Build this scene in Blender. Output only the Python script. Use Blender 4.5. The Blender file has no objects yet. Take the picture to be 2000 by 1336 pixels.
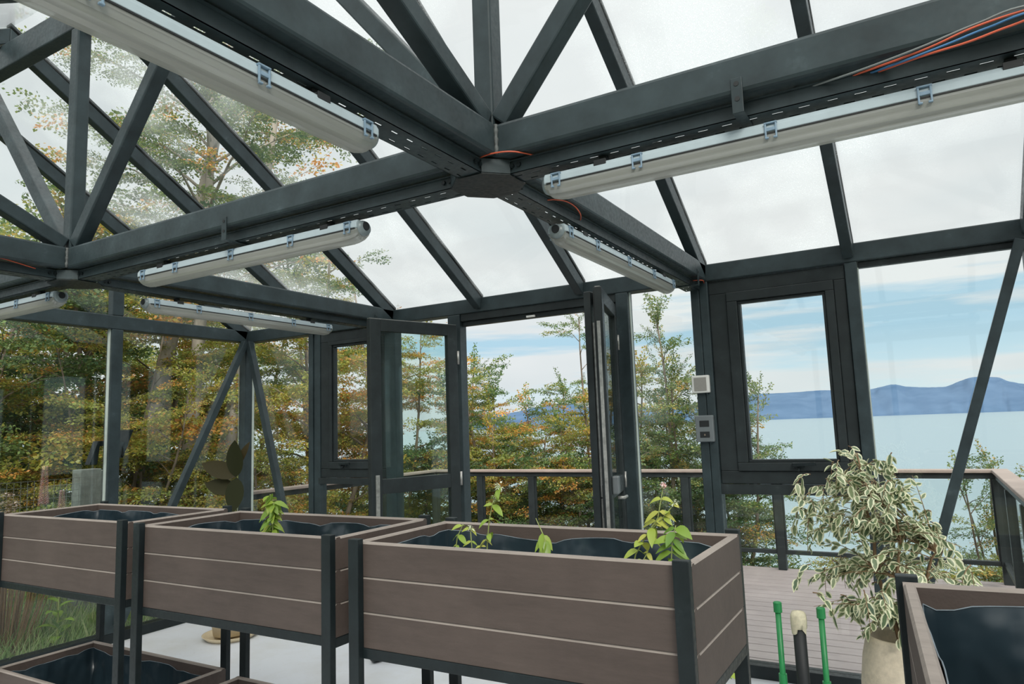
import bpy, bmesh, math, random
import numpy as np
from mathutils import Vector, Matrix
C = bpy.context.scene.collection
scn = bpy.context.scene
PI = math.pi
# ------------------------------------------------------------------ camera
cam_d = bpy.data.cameras.new('camera'); cam = bpy.data.objects.new('camera', cam_d); C.objects.link(cam)
cam_d.sensor_width = 36.0; cam_d.lens = 24.725; cam_d.clip_start = 0.05; cam_d.clip_end = 30000
RM = Matrix(((0.862213, 0.090871, 0.498328), (0.505306, -0.085523, -0.858692), (-0.035412, 0.992184, -0.119657)))
cam.matrix_world = Matrix.Translation((3.6767, -4.4330, 1.5158)) @ RM.to_4x4()
scn.camera = cam
# ------------------------------------------------------------------ look
scn.view_settings.view_transform = 'Standard'; scn.view_settings.look = 'None'
scn.view_settings.exposure = 0.0; scn.view_settings.gamma = 1.0; scn.view_settings.use_curve_mapping = False
cy = scn.cycles
cy.max_bounces = 7; cy.diffuse_bounces = 3; cy.glossy_bounces = 3; cy.transmission_bounces = 4; cy.transparent_max_bounces = 20
cy.use_denoising = True; cy.caustics_reflective = False; cy.caustics_refractive = False
cy.sample_clamp_indirect = 4.0

# ------------------------------------------------------------------ node helpers
def nm(name):
    m = bpy.data.materials.new(name); m.use_nodes = True; nt = m.node_tree; nt.nodes.clear()
    return m, nt
def N(nt, typ, **kw):
    n = nt.nodes.new(typ)
    for k, v in kw.items():
        if k in ('operation', 'blend_type', 'data_type', 'attribute_name', 'noise_dimensions', 'feature', 'interpolation', 'wave_type', 'bands_direction'): setattr(n, k, v)
    return n
def L(nt, a, b): nt.links.new(a, b)
def math_n(nt, op, a, b=None, clamp=False):
    n = nt.nodes.new('ShaderNodeMath'); n.operation = op; n.use_clamp = clamp
    for i, v in enumerate((a, b)):
        if v is None: continue
        if isinstance(v, (int, float)): n.inputs[i].default_value = v
        else: L(nt, v, n.inputs[i])
    return n.outputs[0]
def ramp(nt, fac, stops):
    r = nt.nodes.new('ShaderNodeValToRGB'); cr = r.color_ramp
    while len(cr.elements) < len(stops): cr.elements.new(0.5)
    for e, (p, c) in zip(cr.elements, stops):
        e.position = p; e.color = (*c, 1) if len(c) == 3 else c
    L(nt, fac, r.inputs[0]); return r.outputs[0]
def mixc(nt, f, a, b):
    n = nt.nodes.new('ShaderNodeMix'); n.data_type = 'RGBA'
    for s, v in ((n.inputs[0], f), (n.inputs[6], a), (n.inputs[7], b)):
        if isinstance(v, (int, float)): s.default_value = v
        elif isinstance(v, tuple): s.default_value = (*v, 1)
        else: L(nt, v, s)
    return n.outputs[2]
def noise(nt, vec, scale, detail=3, rough=.55, mapscale=None):
    if mapscale:
        mp = nt.nodes.new('ShaderNodeMapping'); mp.inputs['Scale'].default_value = mapscale; L(nt, vec, mp.inputs[0]); vec = mp.outputs[0]
    n = nt.nodes.new('ShaderNodeTexNoise'); n.inputs['Scale'].default_value = scale; n.inputs['Detail'].default_value = detail
    n.inputs['Roughness'].default_value = rough; L(nt, vec, n.inputs['Vector']); return n.outputs[0]
def out(nt, sh):
    o = nt.nodes.new('ShaderNodeOutputMaterial'); L(nt, sh, o.inputs[0])
def pbsdf(nt, col, rough, spec=.5, metal=0, normal=None):
    b = nt.nodes.new('ShaderNodeBsdfPrincipled')
    for s, v in ((b.inputs['Base Color'], col), (b.inputs['Roughness'], rough)):
        if isinstance(v, tuple): s.default_value = (*v, 1)
        elif isinstance(v, (int, float)): s.default_value = v
        else: L(nt, v, s)
    b.inputs['Specular IOR Level'].default_value = spec; b.inputs['Metallic'].default_value = metal
    if normal: L(nt, normal, b.inputs['Normal'])
    return b.outputs[0]
def bump(nt, h, strength, dist=.002):
    b = nt.nodes.new('ShaderNodeBump'); b.inputs['Strength'].default_value = strength; b.inputs['Distance'].default_value = dist
    L(nt, h, b.inputs['Height']); return b.outputs[0]
def texo(nt): return nt.nodes.new('ShaderNodeTexCoord').outputs['Object']
def geo(nt): return nt.nodes.new('ShaderNodeNewGeometry').outputs['Position']
def plain(name, col, rough=.5, var=.15, scale=14, spec=.5, metal=0, bm=0, bs=60, mapscale=None):
    m, nt = nm(name); v = texo(nt)
    n = noise(nt, v, scale, 4, .6, mapscale)
    a = tuple(c * (1 - var) for c in col); b = tuple(min(1, c * (1 + var)) for c in col)
    c = ramp(nt, n, [(.3, a), (.7, b)])
    nrm = bump(nt, noise(nt, v, bs, 3, .6, mapscale), bm) if bm else None
    out(nt, pbsdf(nt, c, rough, spec, metal, nrm)); return m

# ------------------------------------------------------------------ world (hazy overcast sky, blue gaps low over the lake)
w = bpy.data.worlds.new('sky'); scn.world = w; w.use_nodes = True; nt = w.node_tree; nt.nodes.clear()
tc = nt.nodes.new('ShaderNodeTexCoord'); sep = nt.nodes.new('ShaderNodeSeparateXYZ'); L(nt, tc.outputs['Generated'], sep.inputs[0])
el = sep.outputs[2]
streak = noise(nt, tc.outputs['Generated'], 2.2, 5, .55, (1.2, 1.2, 13.0))
soft = noise(nt, tc.outputs['Generated'], 1.7, 4, .5, (1, 1, 3.0))
# cloud amount: low = blue gap
base = ramp(nt, el, [(0.0, (.58,)*3), (.035, (.50,)*3), (.075, (.42,)*3), (.11, (.40,)*3), (.14, (.58,)*3), (.18, (.86,)*3), (.24, (1,)*3)])
amt = math_n(nt, 'ADD', base, math_n(nt, 'MULTIPLY', math_n(nt, 'SUBTRACT', streak, .5), 2.3))
amt = math_n(nt, 'ADD', amt, math_n(nt, 'MULTIPLY', math_n(nt, 'MAXIMUM', math_n(nt, 'MULTIPLY', sep.outputs[0], -1.0), 0.0), .38), True)
blue = ramp(nt, el, [(0.0, (.74, .87, .90)), (.045, (.66, .83, .89)), (.11, (.46, .69, .83)), (.3, (.50, .68, .80))])
cloudc = ramp(nt, soft, [(.36, (.66, .73, .755)), (.5, (.76, .81, .825)), (.64, (.86, .885, .885))])
amt2 = ramp(nt, amt, [(.30, (0,)*3), (.62, (1,)*3)])
low = mixc(nt, amt2, blue, cloudc)
zen = ramp(nt, el, [(.30, (0,)*3), (.62, (1,)*3)])
skyc0 = mixc(nt, zen, low, (.97, .985, .985))
skyc = mixc(nt, ramp(nt, el, [(.60, (0,)*3), (.92, (1,)*3)]), skyc0, (2.3, 2.25, 2.2))
grd = ramp(nt, math_n(nt, 'ADD', math_n(nt, 'MULTIPLY', el, 4), .5), [(.48, (0,)*3), (.5, (1,)*3)])
fin = mixc(nt, grd, (.20, .23, .21), skyc)
bg = nt.nodes.new('ShaderNodeBackground'); L(nt, fin, bg.inputs[0]); bg.inputs[1].default_value = 1.0
wo = nt.nodes.new('ShaderNodeOutputWorld'); L(nt, bg.outputs[0], wo.inputs[0])
# soft hazy sun behind thin cloud
sd = bpy.data.lights.new('sun', 'SUN'); sd.energy = 3.3; sd.angle = math.radians(25); sd.color = (1, .96, .88)
so = bpy.data.objects.new('sun', sd); C.objects.link(so)
so.rotation_euler = Vector((-.50, .66, -.62)).to_track_quat('-Z', 'Y').to_euler()

# ------------------------------------------------------------------ materials
def steel_mat(name, col, rough=.36):
    m, nt = nm(name); v = geo(nt)
    n1 = noise(nt, v, 7, 5, .65); n2 = noise(nt, v, 60, 2, .5)
    c = ramp(nt, n1, [(.32, tuple(k*.72 for k in col)), (.62, tuple(k*1.15 for k in col)), (.74, tuple(k*1.6+.01 for k in col))])
    r = ramp(nt, n2, [(.3, (rough-.06,)*3), (.7, (rough+.12,)*3)])
    out(nt, pbsdf(nt, c, r, .32)); return m
M = {}
M['steel'] = steel_mat('slate_painted_steel', (.036, .052, .058), .38)
M['black_steel'] = steel_mat('black_painted_steel', (.011, .017, .019), .42)
M['alu'] = steel_mat('dark_anodised_aluminium', (.024, .031, .033), .42)
M['chrome'] = plain('worn_bare_metal', (.42, .42, .40), .35, .3, 30, metal=.6)
M['weld'] = plain('weld_bead', (.10, .11, .11), .6, .4, 90, bm=.6)
M['white'] = plain('white_plastic', (.74, .74, .72), .4, .03)
M['grey_pl'] = plain('grey_plastic', (.16, .18, .19), .4, .06)
M['screen'] = plain('grey_screen', (.30, .29, .27), .5, .15, 300)
M['edge_glint'] = plain('pale_liner_glint', (.16, .20, .23), .3, .5, 12)
M['seal'] = plain('pale_glass_edge', (.55, .62, .58), .3, .08)
M['dark'] = plain('dark_rubber', (.012, .014, .016), .6, .1)
M['housing'] = plain('pale_blue_grey_housing', (.46, .55, .60), .35, .06)
M['latch'] = plain('blue_grey_latch', (.22, .32, .42), .35, .15, 60)
M['endcap'] = plain('grey_end_cap', (.24, .29, .31), .35, .15, 30)
M['green'] = plain('green_plastic_coating', (.02, .23, .07), .4, .15)
M['foam'] = plain('beige_foam', (.62, .57, .42), .8, .15, 60, bm=.8)
M['pot'] = plain('sand_stoneware', (.66, .57, .44), .75, .12, 40, bm=.5, bs=140)
M['saucer'] = plain('cream_saucer', (.62, .52, .36), .6, .08)
M['concrete_post'] = plain('weathered_grey_post', (.20, .22, .20), .85, .2, 18, bm=.5)
M['soil'] = plain('dark_soil', (.035, .026, .02), .95, .5, 60, bm=1, bs=80)
M['red'] = plain('red_orange_wire', (.62, .11, .05), .4, .05)
M['blue'] = plain('blue_wire', (.06, .20, .42), .4, .05)
M['grey_w'] = plain('grey_wire', (.20, .22, .22), .4, .05)
M['wire'] = plain('galvanised_wire', (.16, .17, .15), .5, .1)
M['barkg'] = plain('grey_bark', (.34, .30, .25), .9, .35, 9, bm=.9, bs=25, mapscale=(1, 1, .3))
M['barkd'] = plain('brown_bark', (.21, .165, .125), .9, .35, 12, bm=.9, bs=30, mapscale=(1, 1, .3))
M['twig'] = plain('twig_bark', (.115, .085, .06), .9, .3, 14)
M['stemg'] = plain('pale_green_stem', (.26, .30, .10), .6, .2)
M['stemb'] = plain('brown_stem', (.24, .15, .08), .7, .2)
def wood(name, col, axis=0):
    m, nt = nm(name); v = geo(nt)
    sc = [6, 6, 6]; sc[axis] = .9
    n1 = noise(nt, v, 8, 5, .7, tuple(sc)); n2 = noise(nt, v, 3.1, 3, .6); n3 = noise(nt, v, 160, 2, .5)
    c1 = ramp(nt, n1, [(.3, tuple(k*.86 for k in col)), (.7, tuple(k*1.12 for k in col))])
    c2 = mixc(nt, ramp(nt, n2, [(.45, (0,)*3), (.75, (.45,)*3)]), c1, tuple(min(1, k*1.45) for k in col))
    out(nt, pbsdf(nt, c2, .62, .35, 0, bump(nt, n3, .35, .001))); return m
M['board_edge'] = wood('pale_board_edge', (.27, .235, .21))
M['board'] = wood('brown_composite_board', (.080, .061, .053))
M['deck'] = wood('weathered_brown_decking', (.31, .272, .270))
M['cap'] = wood('weathered_rail_cap', (.33, .27, .24))
# painted floor
m, nt = nm('pale_grey_floor'); v = geo(nt)
c = mixc(nt, ramp(nt, noise(nt, v, 2.2, 5, .65), [(.42, (0,)*3), (.72, (.6,)*3)]), (.62, .65, .70), (.50, .50, .48))
c = mixc(nt, ramp(nt, noise(nt, v, 42, 3, .7), [(.66, (0,)*3), (.72, (.5,)*3)]), c, (.33, .31, .28))
out(nt, pbsdf(nt, c, .45, .4)); M['floor'] = m
# liner
m, nt = nm('black_plastic_liner'); v = texo(nt)
h = noise(nt, v, 6.5, 2, .5, (1, 1, .5)); h2 = noise(nt, v, 16, 1, .4)
hh = math_n(nt, 'ADD', h, math_n(nt, 'MULTIPLY', h2, .10))
out(nt, pbsdf(nt, (.016, .030, .040), .30, .7, 0, bump(nt, hh, 1.0, .05))); M['liner'] = m
# glass
def glass_mat(name, tint, wet=0.0, dirt=.02):
    m, nt = nm(name)
    lw = nt.nodes.new('ShaderNodeLayerWeight'); lw.inputs['Blend'].default_value = .5
    f5 = math_n(nt, 'POWER', lw.outputs['Facing'], 5.0)
    F = math_n(nt, 'ADD', math_n(nt, 'MULTIPLY', f5, .9), .035, True)
    tr = nt.nodes.new('ShaderNodeBsdfTransparent'); tr.inputs[0].default_value = (*tint, 1)
    gl = nt.nodes.new('ShaderNodeBsdfGlossy'); gl.inputs['Roughness'].default_value = .02
    v = geo(nt); body = tr.outputs[0]
    tl = nt.nodes.new('ShaderNodeBsdfTranslucent'); tl.inputs[0].default_value = (.85, .9, .9, 1)
    if wet:
        big = ramp(nt, noise(nt, v, 1.15, 3, .6), [(.47, (0,)*3), (.66, (1,)*3)])
        vo = nt.nodes.new('ShaderNodeTexVoronoi'); vo.inputs['Scale'].default_value = 75; L(nt, v, vo.inputs['Vector'])
        dr = ramp(nt, vo.outputs[0], [(.12, (1,)*3), (.30, (0,)*3)])
        fine = math_n(nt, 'ADD', math_n(nt, 'MULTIPLY', dr, .55), .28)
        a = math_n(nt, 'ADD', math_n(nt, 'MULTIPLY', math_n(nt, 'MULTIPLY', big, fine), wet), dirt, True)
    else:
        a = math_n(nt, 'MULTIPLY', ramp(nt, noise(nt, v, 2.5, 4, .7), [(.45, (0,)*3), (.8, (1,)*3)]), dirt * 2)
    mx = nt.nodes.new('ShaderNodeMixShader'); L(nt, a, mx.inputs[0]); L(nt, tr.outputs[0], mx.inputs[1]); L(nt, tl.outputs[0], mx.inputs[2])
    m2 = nt.nodes.new('ShaderNodeMixShader'); L(nt, F, m2.inputs[0]); L(nt, mx.outputs[0], m2.inputs[1]); L(nt, gl.outputs[0], m2.inputs[2])
    out(nt, m2.outputs[0]); return m
M['glass'] = glass_mat('clear_glass', (.975, .99, .982), 0, .003)
M['roofglass'] = glass_mat('wet_roof_glass', (.975, .985, .98), .62, .015)
M['doorglass'] = glass_mat('green_tinted_door_glass', (.91, .965, .94), 0, .008)
# ribbed diffuser of the lamps
m, nt = nm('ribbed_clear_diffuser')
df = nt.nodes.new('ShaderNodeBsdfDiffuse'); df.inputs[0].default_value = (.60, .61, .57, 1)
tl = nt.nodes.new('ShaderNodeBsdfTranslucent'); tl.inputs[0].default_value = (.62, .62, .58, 1)
tr = nt.nodes.new('ShaderNodeBsdfTransparent'); tr.inputs[0].default_value = (.9, .92, .9, 1)
gl = nt.nodes.new('ShaderNodeBsdfGlossy'); gl.inputs['Roughness'].default_value = .22; gl.inputs[0].default_value = (.8, .8, .8, 1)
a1 = nt.nodes.new('ShaderNodeMixShader'); a1.inputs[0].default_value = .5; L(nt, df.outputs[0], a1.inputs[1]); L(nt, tl.outputs[0], a1.inputs[2])
a2 = nt.nodes.new('ShaderNodeMixShader'); a2.inputs[0].default_value = .35; L(nt, a1.outputs[0], a2.inputs[1]); L(nt, tr.outputs[0], a2.inputs[2])
a3 = nt.nodes.new('ShaderNodeMixShader'); a3.inputs[0].default_value = .12; L(nt, a2.outputs[0], a3.inputs[1]); L(nt, gl.outputs[0], a3.inputs[2])
out(nt, a3.outputs[0]); M['diffuser'] = m
def leaf_mat(name, stops, trans=.45, rough=.5, attr='tone', gl=.04):
    m, nt = nm(name)
    at = nt.nodes.new('ShaderNodeAttribute'); at.attribute_name = attr
    c = ramp(nt, at.outputs['Fac'], stops)
    d = nt.nodes.new('ShaderNodeBsdfDiffuse'); L(nt, c, d.inputs[0])
    t = nt.nodes.new('ShaderNodeBsdfTranslucent'); L(nt, c, t.inputs[0])
    g = nt.nodes.new('ShaderNodeBsdfGlossy'); g.inputs['Roughness'].default_value = rough
    a = nt.nodes.new('ShaderNodeMixShader'); a.inputs[0].default_value = trans; L(nt, d.outputs[0], a.inputs[1]); L(nt, t.outputs[0], a.inputs[2])
    b = nt.nodes.new('ShaderNodeMixShader'); b.inputs[0].default_value = gl; L(nt, a.outputs[0], b.inputs[1]); L(nt, g.outputs[0], b.inputs[2])
    out(nt, b.outputs[0]); return m
M['leaf_olive'] = leaf_mat('olive_beech_leaves', [(0, (0.13, 0.21, 0.06)), (.35, (0.30, 0.36, 0.08)), (.62, (0.473, 0.455, 0.088)), (.82, (.58, .40, .09)), (1, (.74, .33, .08))])
M['leaf_green'] = leaf_mat('green_beech_leaves', [(0, (0.067, 0.152, 0.067)), (.45, (0.162, 0.266, 0.076)), (.75, (0.342, 0.418, 0.095)), (.92, (0.646, 0.513, 0.114)), (1, (0.912, 0.418, 0.114))])
M['leaf_dark'] = leaf_mat('dark_evergreen_leaves', [(0, (0.024, 0.070, 0.040)), (.5, (0.060, 0.130, 0.060)), (1, (0.180, 0.260, 0.080))], .25)
M['leaf_orange'] = leaf_mat('orange_autumn_leaves', [(0, (0.208, 0.195, 0.039)), (.4, (0.546, 0.312, 0.065)), (1, (0.884, 0.351, 0.078))])
M['leaf_teal'] = leaf_mat('grey_green_needle_leaves', [(0, (0.085, 0.170, 0.093)), (.5, (0.204, 0.289, 0.102)), (.85, (0.442, 0.425, 0.119)), (1, (0.680, 0.408, 0.119))])
M['grass'] = leaf_mat('green_grass', [(0, (.18, .34, .11)), (.6, (.36, .52, .19)), (1, (.62, .64, .38))])
M['mint'] = leaf_mat('bright_green_leaf', [(0, (.16, .30, .05)), (.5, (.33, .47, .07)), (1, (.55, .55, .12))], .35, .4)
M['petal'] = leaf_mat('pink_petals', [(0, (.88, .46, .46)), (1, (.95, .80, .76))], .3)
M['pinkshrub'] = leaf_mat('pale_pink_flower_heads', [(0, (.24, .22, .10)), (.5, (.52, .40, .33)), (1, (.80, .68, .62))], .3)
M['rubberleaf'] = leaf_mat('dark_bronze_leaf', [(0, (.030, .035, .016)), (1, (.060, .048, .022))], .12, .35, gl=.012)
# variegated leaf: green heart, cream margin
m, nt = nm('variegated_leaf')
at = nt.nodes.new('ShaderNodeAttribute'); at.attribute_name = 'edge'
tn = nt.nodes.new('ShaderNodeAttribute'); tn.attribute_name = 'tone'
nz = noise(nt, geo(nt), 70, 3, .6)
e = math_n(nt, 'ADD', at.outputs['Fac'], math_n(nt, 'MULTIPLY', math_n(nt, 'SUBTRACT', nz, .5), .55))
gr = ramp(nt, tn.outputs['Fac'], [(0, (.08, .15, .08)), (1, (.26, .33, .15))])
c = mixc(nt, ramp(nt, e, [(.47, (0,)*3), (.58, (1,)*3)]), gr, (.86, .86, .60))
d = nt.nodes.new('ShaderNodeBsdfDiffuse'); L(nt, c, d.inputs[0]); t = nt.nodes.new('ShaderNodeBsdfTranslucent'); L(nt, c, t.inputs[0])
g = nt.nodes.new('ShaderNodeBsdfGlossy'); g.inputs['Roughness'].default_value = .35
a = nt.nodes.new('ShaderNodeMixShader'); a.inputs[0].default_value = .25; L(nt, d.outputs[0], a.inputs[1]); L(nt, t.outputs[0], a.inputs[2])
b = nt.nodes.new('ShaderNodeMixShader'); b.inputs[0].default_value = .06; L(nt, a.outputs[0], b.inputs[1]); L(nt, g.outputs[0], b.inputs[2])
out(nt, b.outputs[0]); M['ficus'] = m
# terrain, lake, mountain
m, nt = nm('rough_grassy_ground'); v = geo(nt)
c = ramp(nt, noise(nt, v, 3, 6, .7), [(.3, (.05, .07, .03)), (.5, (.11, .13, .05)), (.7, (.20, .17, .10))])
out(nt, pbsdf(nt, c, .9, .2, 0, bump(nt, noise(nt, v, 12, 5, .7), .8, .05))); M['ground'] = m
m, nt = nm('calm_lake_water'); v = geo(nt)
r1 = noise(nt, v, .9, 5, .6, (1, 2.2, 1)); 
out(nt, pbsdf(nt, (.235, .325, .36), .25, .4, 0, bump(nt, r1, .35, .12))); M['lake'] = m
m, nt = nm('haze_blue_forested_mountain'); v = geo(nt)
c = ramp(nt, noise(nt, v, .006, 6, .65), [(.35, (.075, .135, .23)), (.65, (.105, .175, .28))])  # blue of the distant haze is painted into the base colour
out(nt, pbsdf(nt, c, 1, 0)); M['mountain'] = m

# ------------------------------------------------------------------ mesh helpers
class MB:
    def __init__(s): s.v = []; s.f = []
    def add(s, vs, fs):
        n = len(s.v); s.v += [tuple(p) for p in vs]; s.f += [tuple(i + n for i in f) for f in fs]; return s
    def box(s, x0, x1, y0, y1, z0, z1):
        return s.add([(x0,y0,z0),(x1,y0,z0),(x1,y1,z0),(x0,y1,z0),(x0,y0,z1),(x1,y0,z1),(x1,y1,z1),(x0,y1,z1)],
                     [(3,2,1,0),(4,5,6,7),(0,1,5,4),(1,2,6,5),(2,3,7,6),(3,0,4,7)])
    def bar(s, p0, p1, wd, ht, side=None):
        p0 = Vector(p0); p1 = Vector(p1); d = (p1 - p0).normalized()
        sd = Vector(side) if side else d.cross(Vector((0, 0, 1)))
        if sd.length < 1e-5: sd = Vector((1, 0, 0))
        sd = (sd - d * sd.dot(d)).normalized(); up = sd.cross(d).normalized()
        vs = [p + sd * a * wd / 2 + up * b * ht / 2 for p in (p0, p1) for a, b in ((-1, -1), (1, -1), (1, 1), (-1, 1))]
        return s.add(vs, [(3,2,1,0),(4,5,6,7),(0,1,5,4),(1,2,6,5),(2,3,7,6),(3,0,4,7)])
    def tube(s, pts, rad, n=8, caps=True):
        pts = [Vector(p) for p in pts]; k = len(pts)
        rad = [rad] * k if isinstance(rad, (int, float)) else rad
        rings = []; prev = None
        for i, p in enumerate(pts):
            d = (pts[min(i+1, k-1)] - pts[max(i-1, 0)]).normalized()
            if prev is None:
                a = d.orthogonal().normalized()
            else:
                a = (prev - d * prev.dot(d)); a = a.normalized() if a.length > 1e-6 else d.orthogonal().normalized()
            prev = a; b = d.cross(a)
            rings.append([p + (a * math.cos(2*PI*j/n) + b * math.sin(2*PI*j/n)) * rad[i] for j in range(n)])
        vs = [q for r in rings for q in r]; fs = []
        for i in range(k - 1):
            for j in range(n):
                fs.append((i*n+j, i*n+(j+1)%n, (i+1)*n+(j+1)%n, (i+1)*n+j))
        if caps: fs += [tuple(range(n-1, -1, -1)), tuple((k-1)*n + j for j in range(n))]
        return s.add(vs, fs)
    def lathe(s, prof, c=(0, 0, 0), n=40):
        vs = [(c[0] + r*math.cos(2*PI*j/n), c[1] + r*math.sin(2*PI*j/n), c[2] + z) for r, z in prof for j in range(n)]; fs = []
        for i in range(len(prof) - 1):
            for j in range(n): fs.append((i*n+j, i*n+(j+1)%n, (i+1)*n+(j+1)%n, (i+1)*n+j))
        return s.add(vs, fs)
    def extr(s, poly, axis, a, b):
        """polygon (u,v) swept along an axis (0 x, 1 y) from a to b; u the other horizontal, v vertical"""
        n = len(poly)
        mk = (lambda t, u, v: (t, u, v)) if axis == 0 else (lambda t, u, v: (u, t, v))
        vs = [mk(a, u, v) for u, v in poly] + [mk(b, u, v) for u, v in poly]
        fs = [tuple(range(n)), tuple(range(2*n-1, n-1, -1))] + [(i, (i+1)%n, n+(i+1)%n, n+i) for i in range(n)]
        return s.add(vs, fs)
    def build(s, name, mat, parent=None, bevel=0, smooth=False, loc=None):
        me = bpy.data.meshes.new(name); me.from_pydata(s.v, [], s.f); me.materials.append(mat)
        bm = bmesh.new(); bm.from_mesh(me); bmesh.ops.recalc_face_normals(bm, faces=bm.faces); bm.to_mesh(me); bm.free()
        o = bpy.data.objects.new(name, me); C.objects.link(o)
        if smooth: me.polygons.foreach_set('use_smooth', [True] * len(me.polygons))
        if bevel:
            md = o.modifiers.new('edge', 'BEVEL'); md.width = bevel; md.segments = 2; md.limit_method = 'ANGLE'
        if parent: o.parent = parent
        if loc: o.location = loc
        return o
def npmesh(name, V, F, mat, parent=None, attrs=None, smooth=False):
    V = np.asarray(V, np.float32).reshape(-1, 3); F = np.asarray(F, np.int32)
    me = bpy.data.meshes.new(name); me.vertices.add(len(V)); me.vertices.foreach_set('co', V.ravel())
    nf, k = F.shape; me.loops.add(nf * k); me.loops.foreach_set('vertex_index', F.ravel())
    me.polygons.add(nf); me.polygons.foreach_set('loop_start', np.arange(0, nf*k, k, dtype=np.int32))
    me.polygons.foreach_set('loop_total', np.full(nf, k, np.int32))
    if smooth: me.polygons.foreach_set('use_smooth', np.ones(nf, bool))
    me.update(calc_edges=True)
    for an, (dom, arr) in (attrs or {}).items():
        a = me.attributes.new(an, 'FLOAT', dom); a.data.foreach_set('value', np.asarray(arr, np.float32))
    me.materials.append(mat)
    o = bpy.data.objects.new(name, me); C.objects.link(o)
    if parent: o.parent = parent
    return o
def tag(o, label=None, cat=None, group=None, kind=None):
    if label: o['label'] = label
    if cat: o['category'] = cat
    if group: o['group'] = group
    if kind: o['kind'] = kind
    return o
def thing(name, label, cat, loc=(0, 0, 0), group=None, rz=0):
    o = bpy.data.objects.new(name, None); C.objects.link(o); o.location = loc; o.rotation_euler = (0, 0, rz); o.empty_display_size = .1
    return tag(o, label, cat, group, 'thing')
def local(mb, loc):
    mb.v = [(x - loc[0], y - loc[1], z - loc[2]) for x, y, z in mb.v]; return mb

# ================================================================== THE GLASSHOUSE
S = .85; E = 2.5; BH = .11; SL = .602; YM = -2.55; YB = -5.1; XW = -1.77; XE = 6.8
# ---- floor
fl = MB().box(XW, XE, YB, 0.02, -.12, 0).build('floor', M['floor']); tag(fl, 'pale grey painted floor of the glasshouse', 'floor', kind='structure')
# ---- sills / kerbs
s = MB().box(XW-.10, XE+.1, .0, .10, 0, .075).build('trim_1', M['black_steel'], bevel=.004); tag(s, 'dark metal sill along the lake side wall', 'sill', kind='structure')
s = MB().box(XW-.10, XW, YB, .0, 0, .075).build('trim_2', M['black_steel'], bevel=.004); tag(s, 'dark metal sill along the gable wall', 'sill', kind='structure')
s = MB().box(XW-.10, XE+.1, YB-.1, YB, 0, .075).build('trim_3', M['black_steel'], bevel=.004); tag(s, 'dark metal sill along the rear wall', 'sill', kind='structure')
# ---- eave beams
def beam(name, mb, label, cat='beam', group=None, bevel=.007, mat='steel'):
    o = mb.build(name, M[mat], bevel=bevel); return tag(o, label, cat, group, 'thing')
beam('eave_beam', MB().box(XW-.1, XE+.1, 0, .11, E-BH, E), 'long dark steel eave beam running above the doors and lake-side windows')
beam('wall_plate', MB().box(XW-.11, XW, YB, -.001, E-BH, E), 'horizontal dark beam across the gable wall above the leafy trees')
beam('eave_beam', MB().box(XW-.1, XE+.1, YB-.11, YB, E-BH, E), 'dark steel eave beam of the rear wall behind the viewer')
# ---- tie beams
NX = [0.0, 2.55, 5.1]
beam('tie_beam', MB().box(XW+.001, XE, YM, YM+.15, E-BH, E), 'long dark steel beam crossing the room lengthwise below the ridge', bevel=.012)
tl_ = ['dark tie beam from the far-left truss joint to the wall beside the left casement',
       'dark tie beam from the central truss joint to the post carrying the thermostat',
       'dark tie beam of the right bay beyond the frame']
tl2 = ['short dark tie beam leaving the far-left truss joint towards the rear wall',
       'big dark tie beam rising from the central truss joint to the upper left',
       'dark rear tie beam of the right bay beyond the frame']
for x, a, b in zip(NX, tl_, tl2):
    beam('tie_beam', MB().box(x-.15, x, YM+.1515, -.001, E-BH, E), a, bevel=.010)
    beam('tie_beam', MB().box(x-.15, x, YB+.001, YM-.0015, E-BH, E), b, bevel=.010)
# ---- weld beads at the truss joints
for x, lb in ((0, 'rough weld bead on the far-left truss joint'), (2.55, 'rough weld bead on the central truss joint')):
    o = MB().tube([(x+.003, YM-.003, E-BH+.004 + i*.01) for i in range(11)], [.006 + .0018*((i*7) % 3) for i in range(11)], 6).build('weld_bead', M['weld'], smooth=True)
    tag(o, lb, 'weld', 'weld beads on truss joints', 'thing')
# ---- ridge
beam('ridge_beam', MB().box(XW-.05, XE, YM+.02, YM+.10, 3.715, 3.87), 'dark ridge beam at the top of the glass roof')
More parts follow.
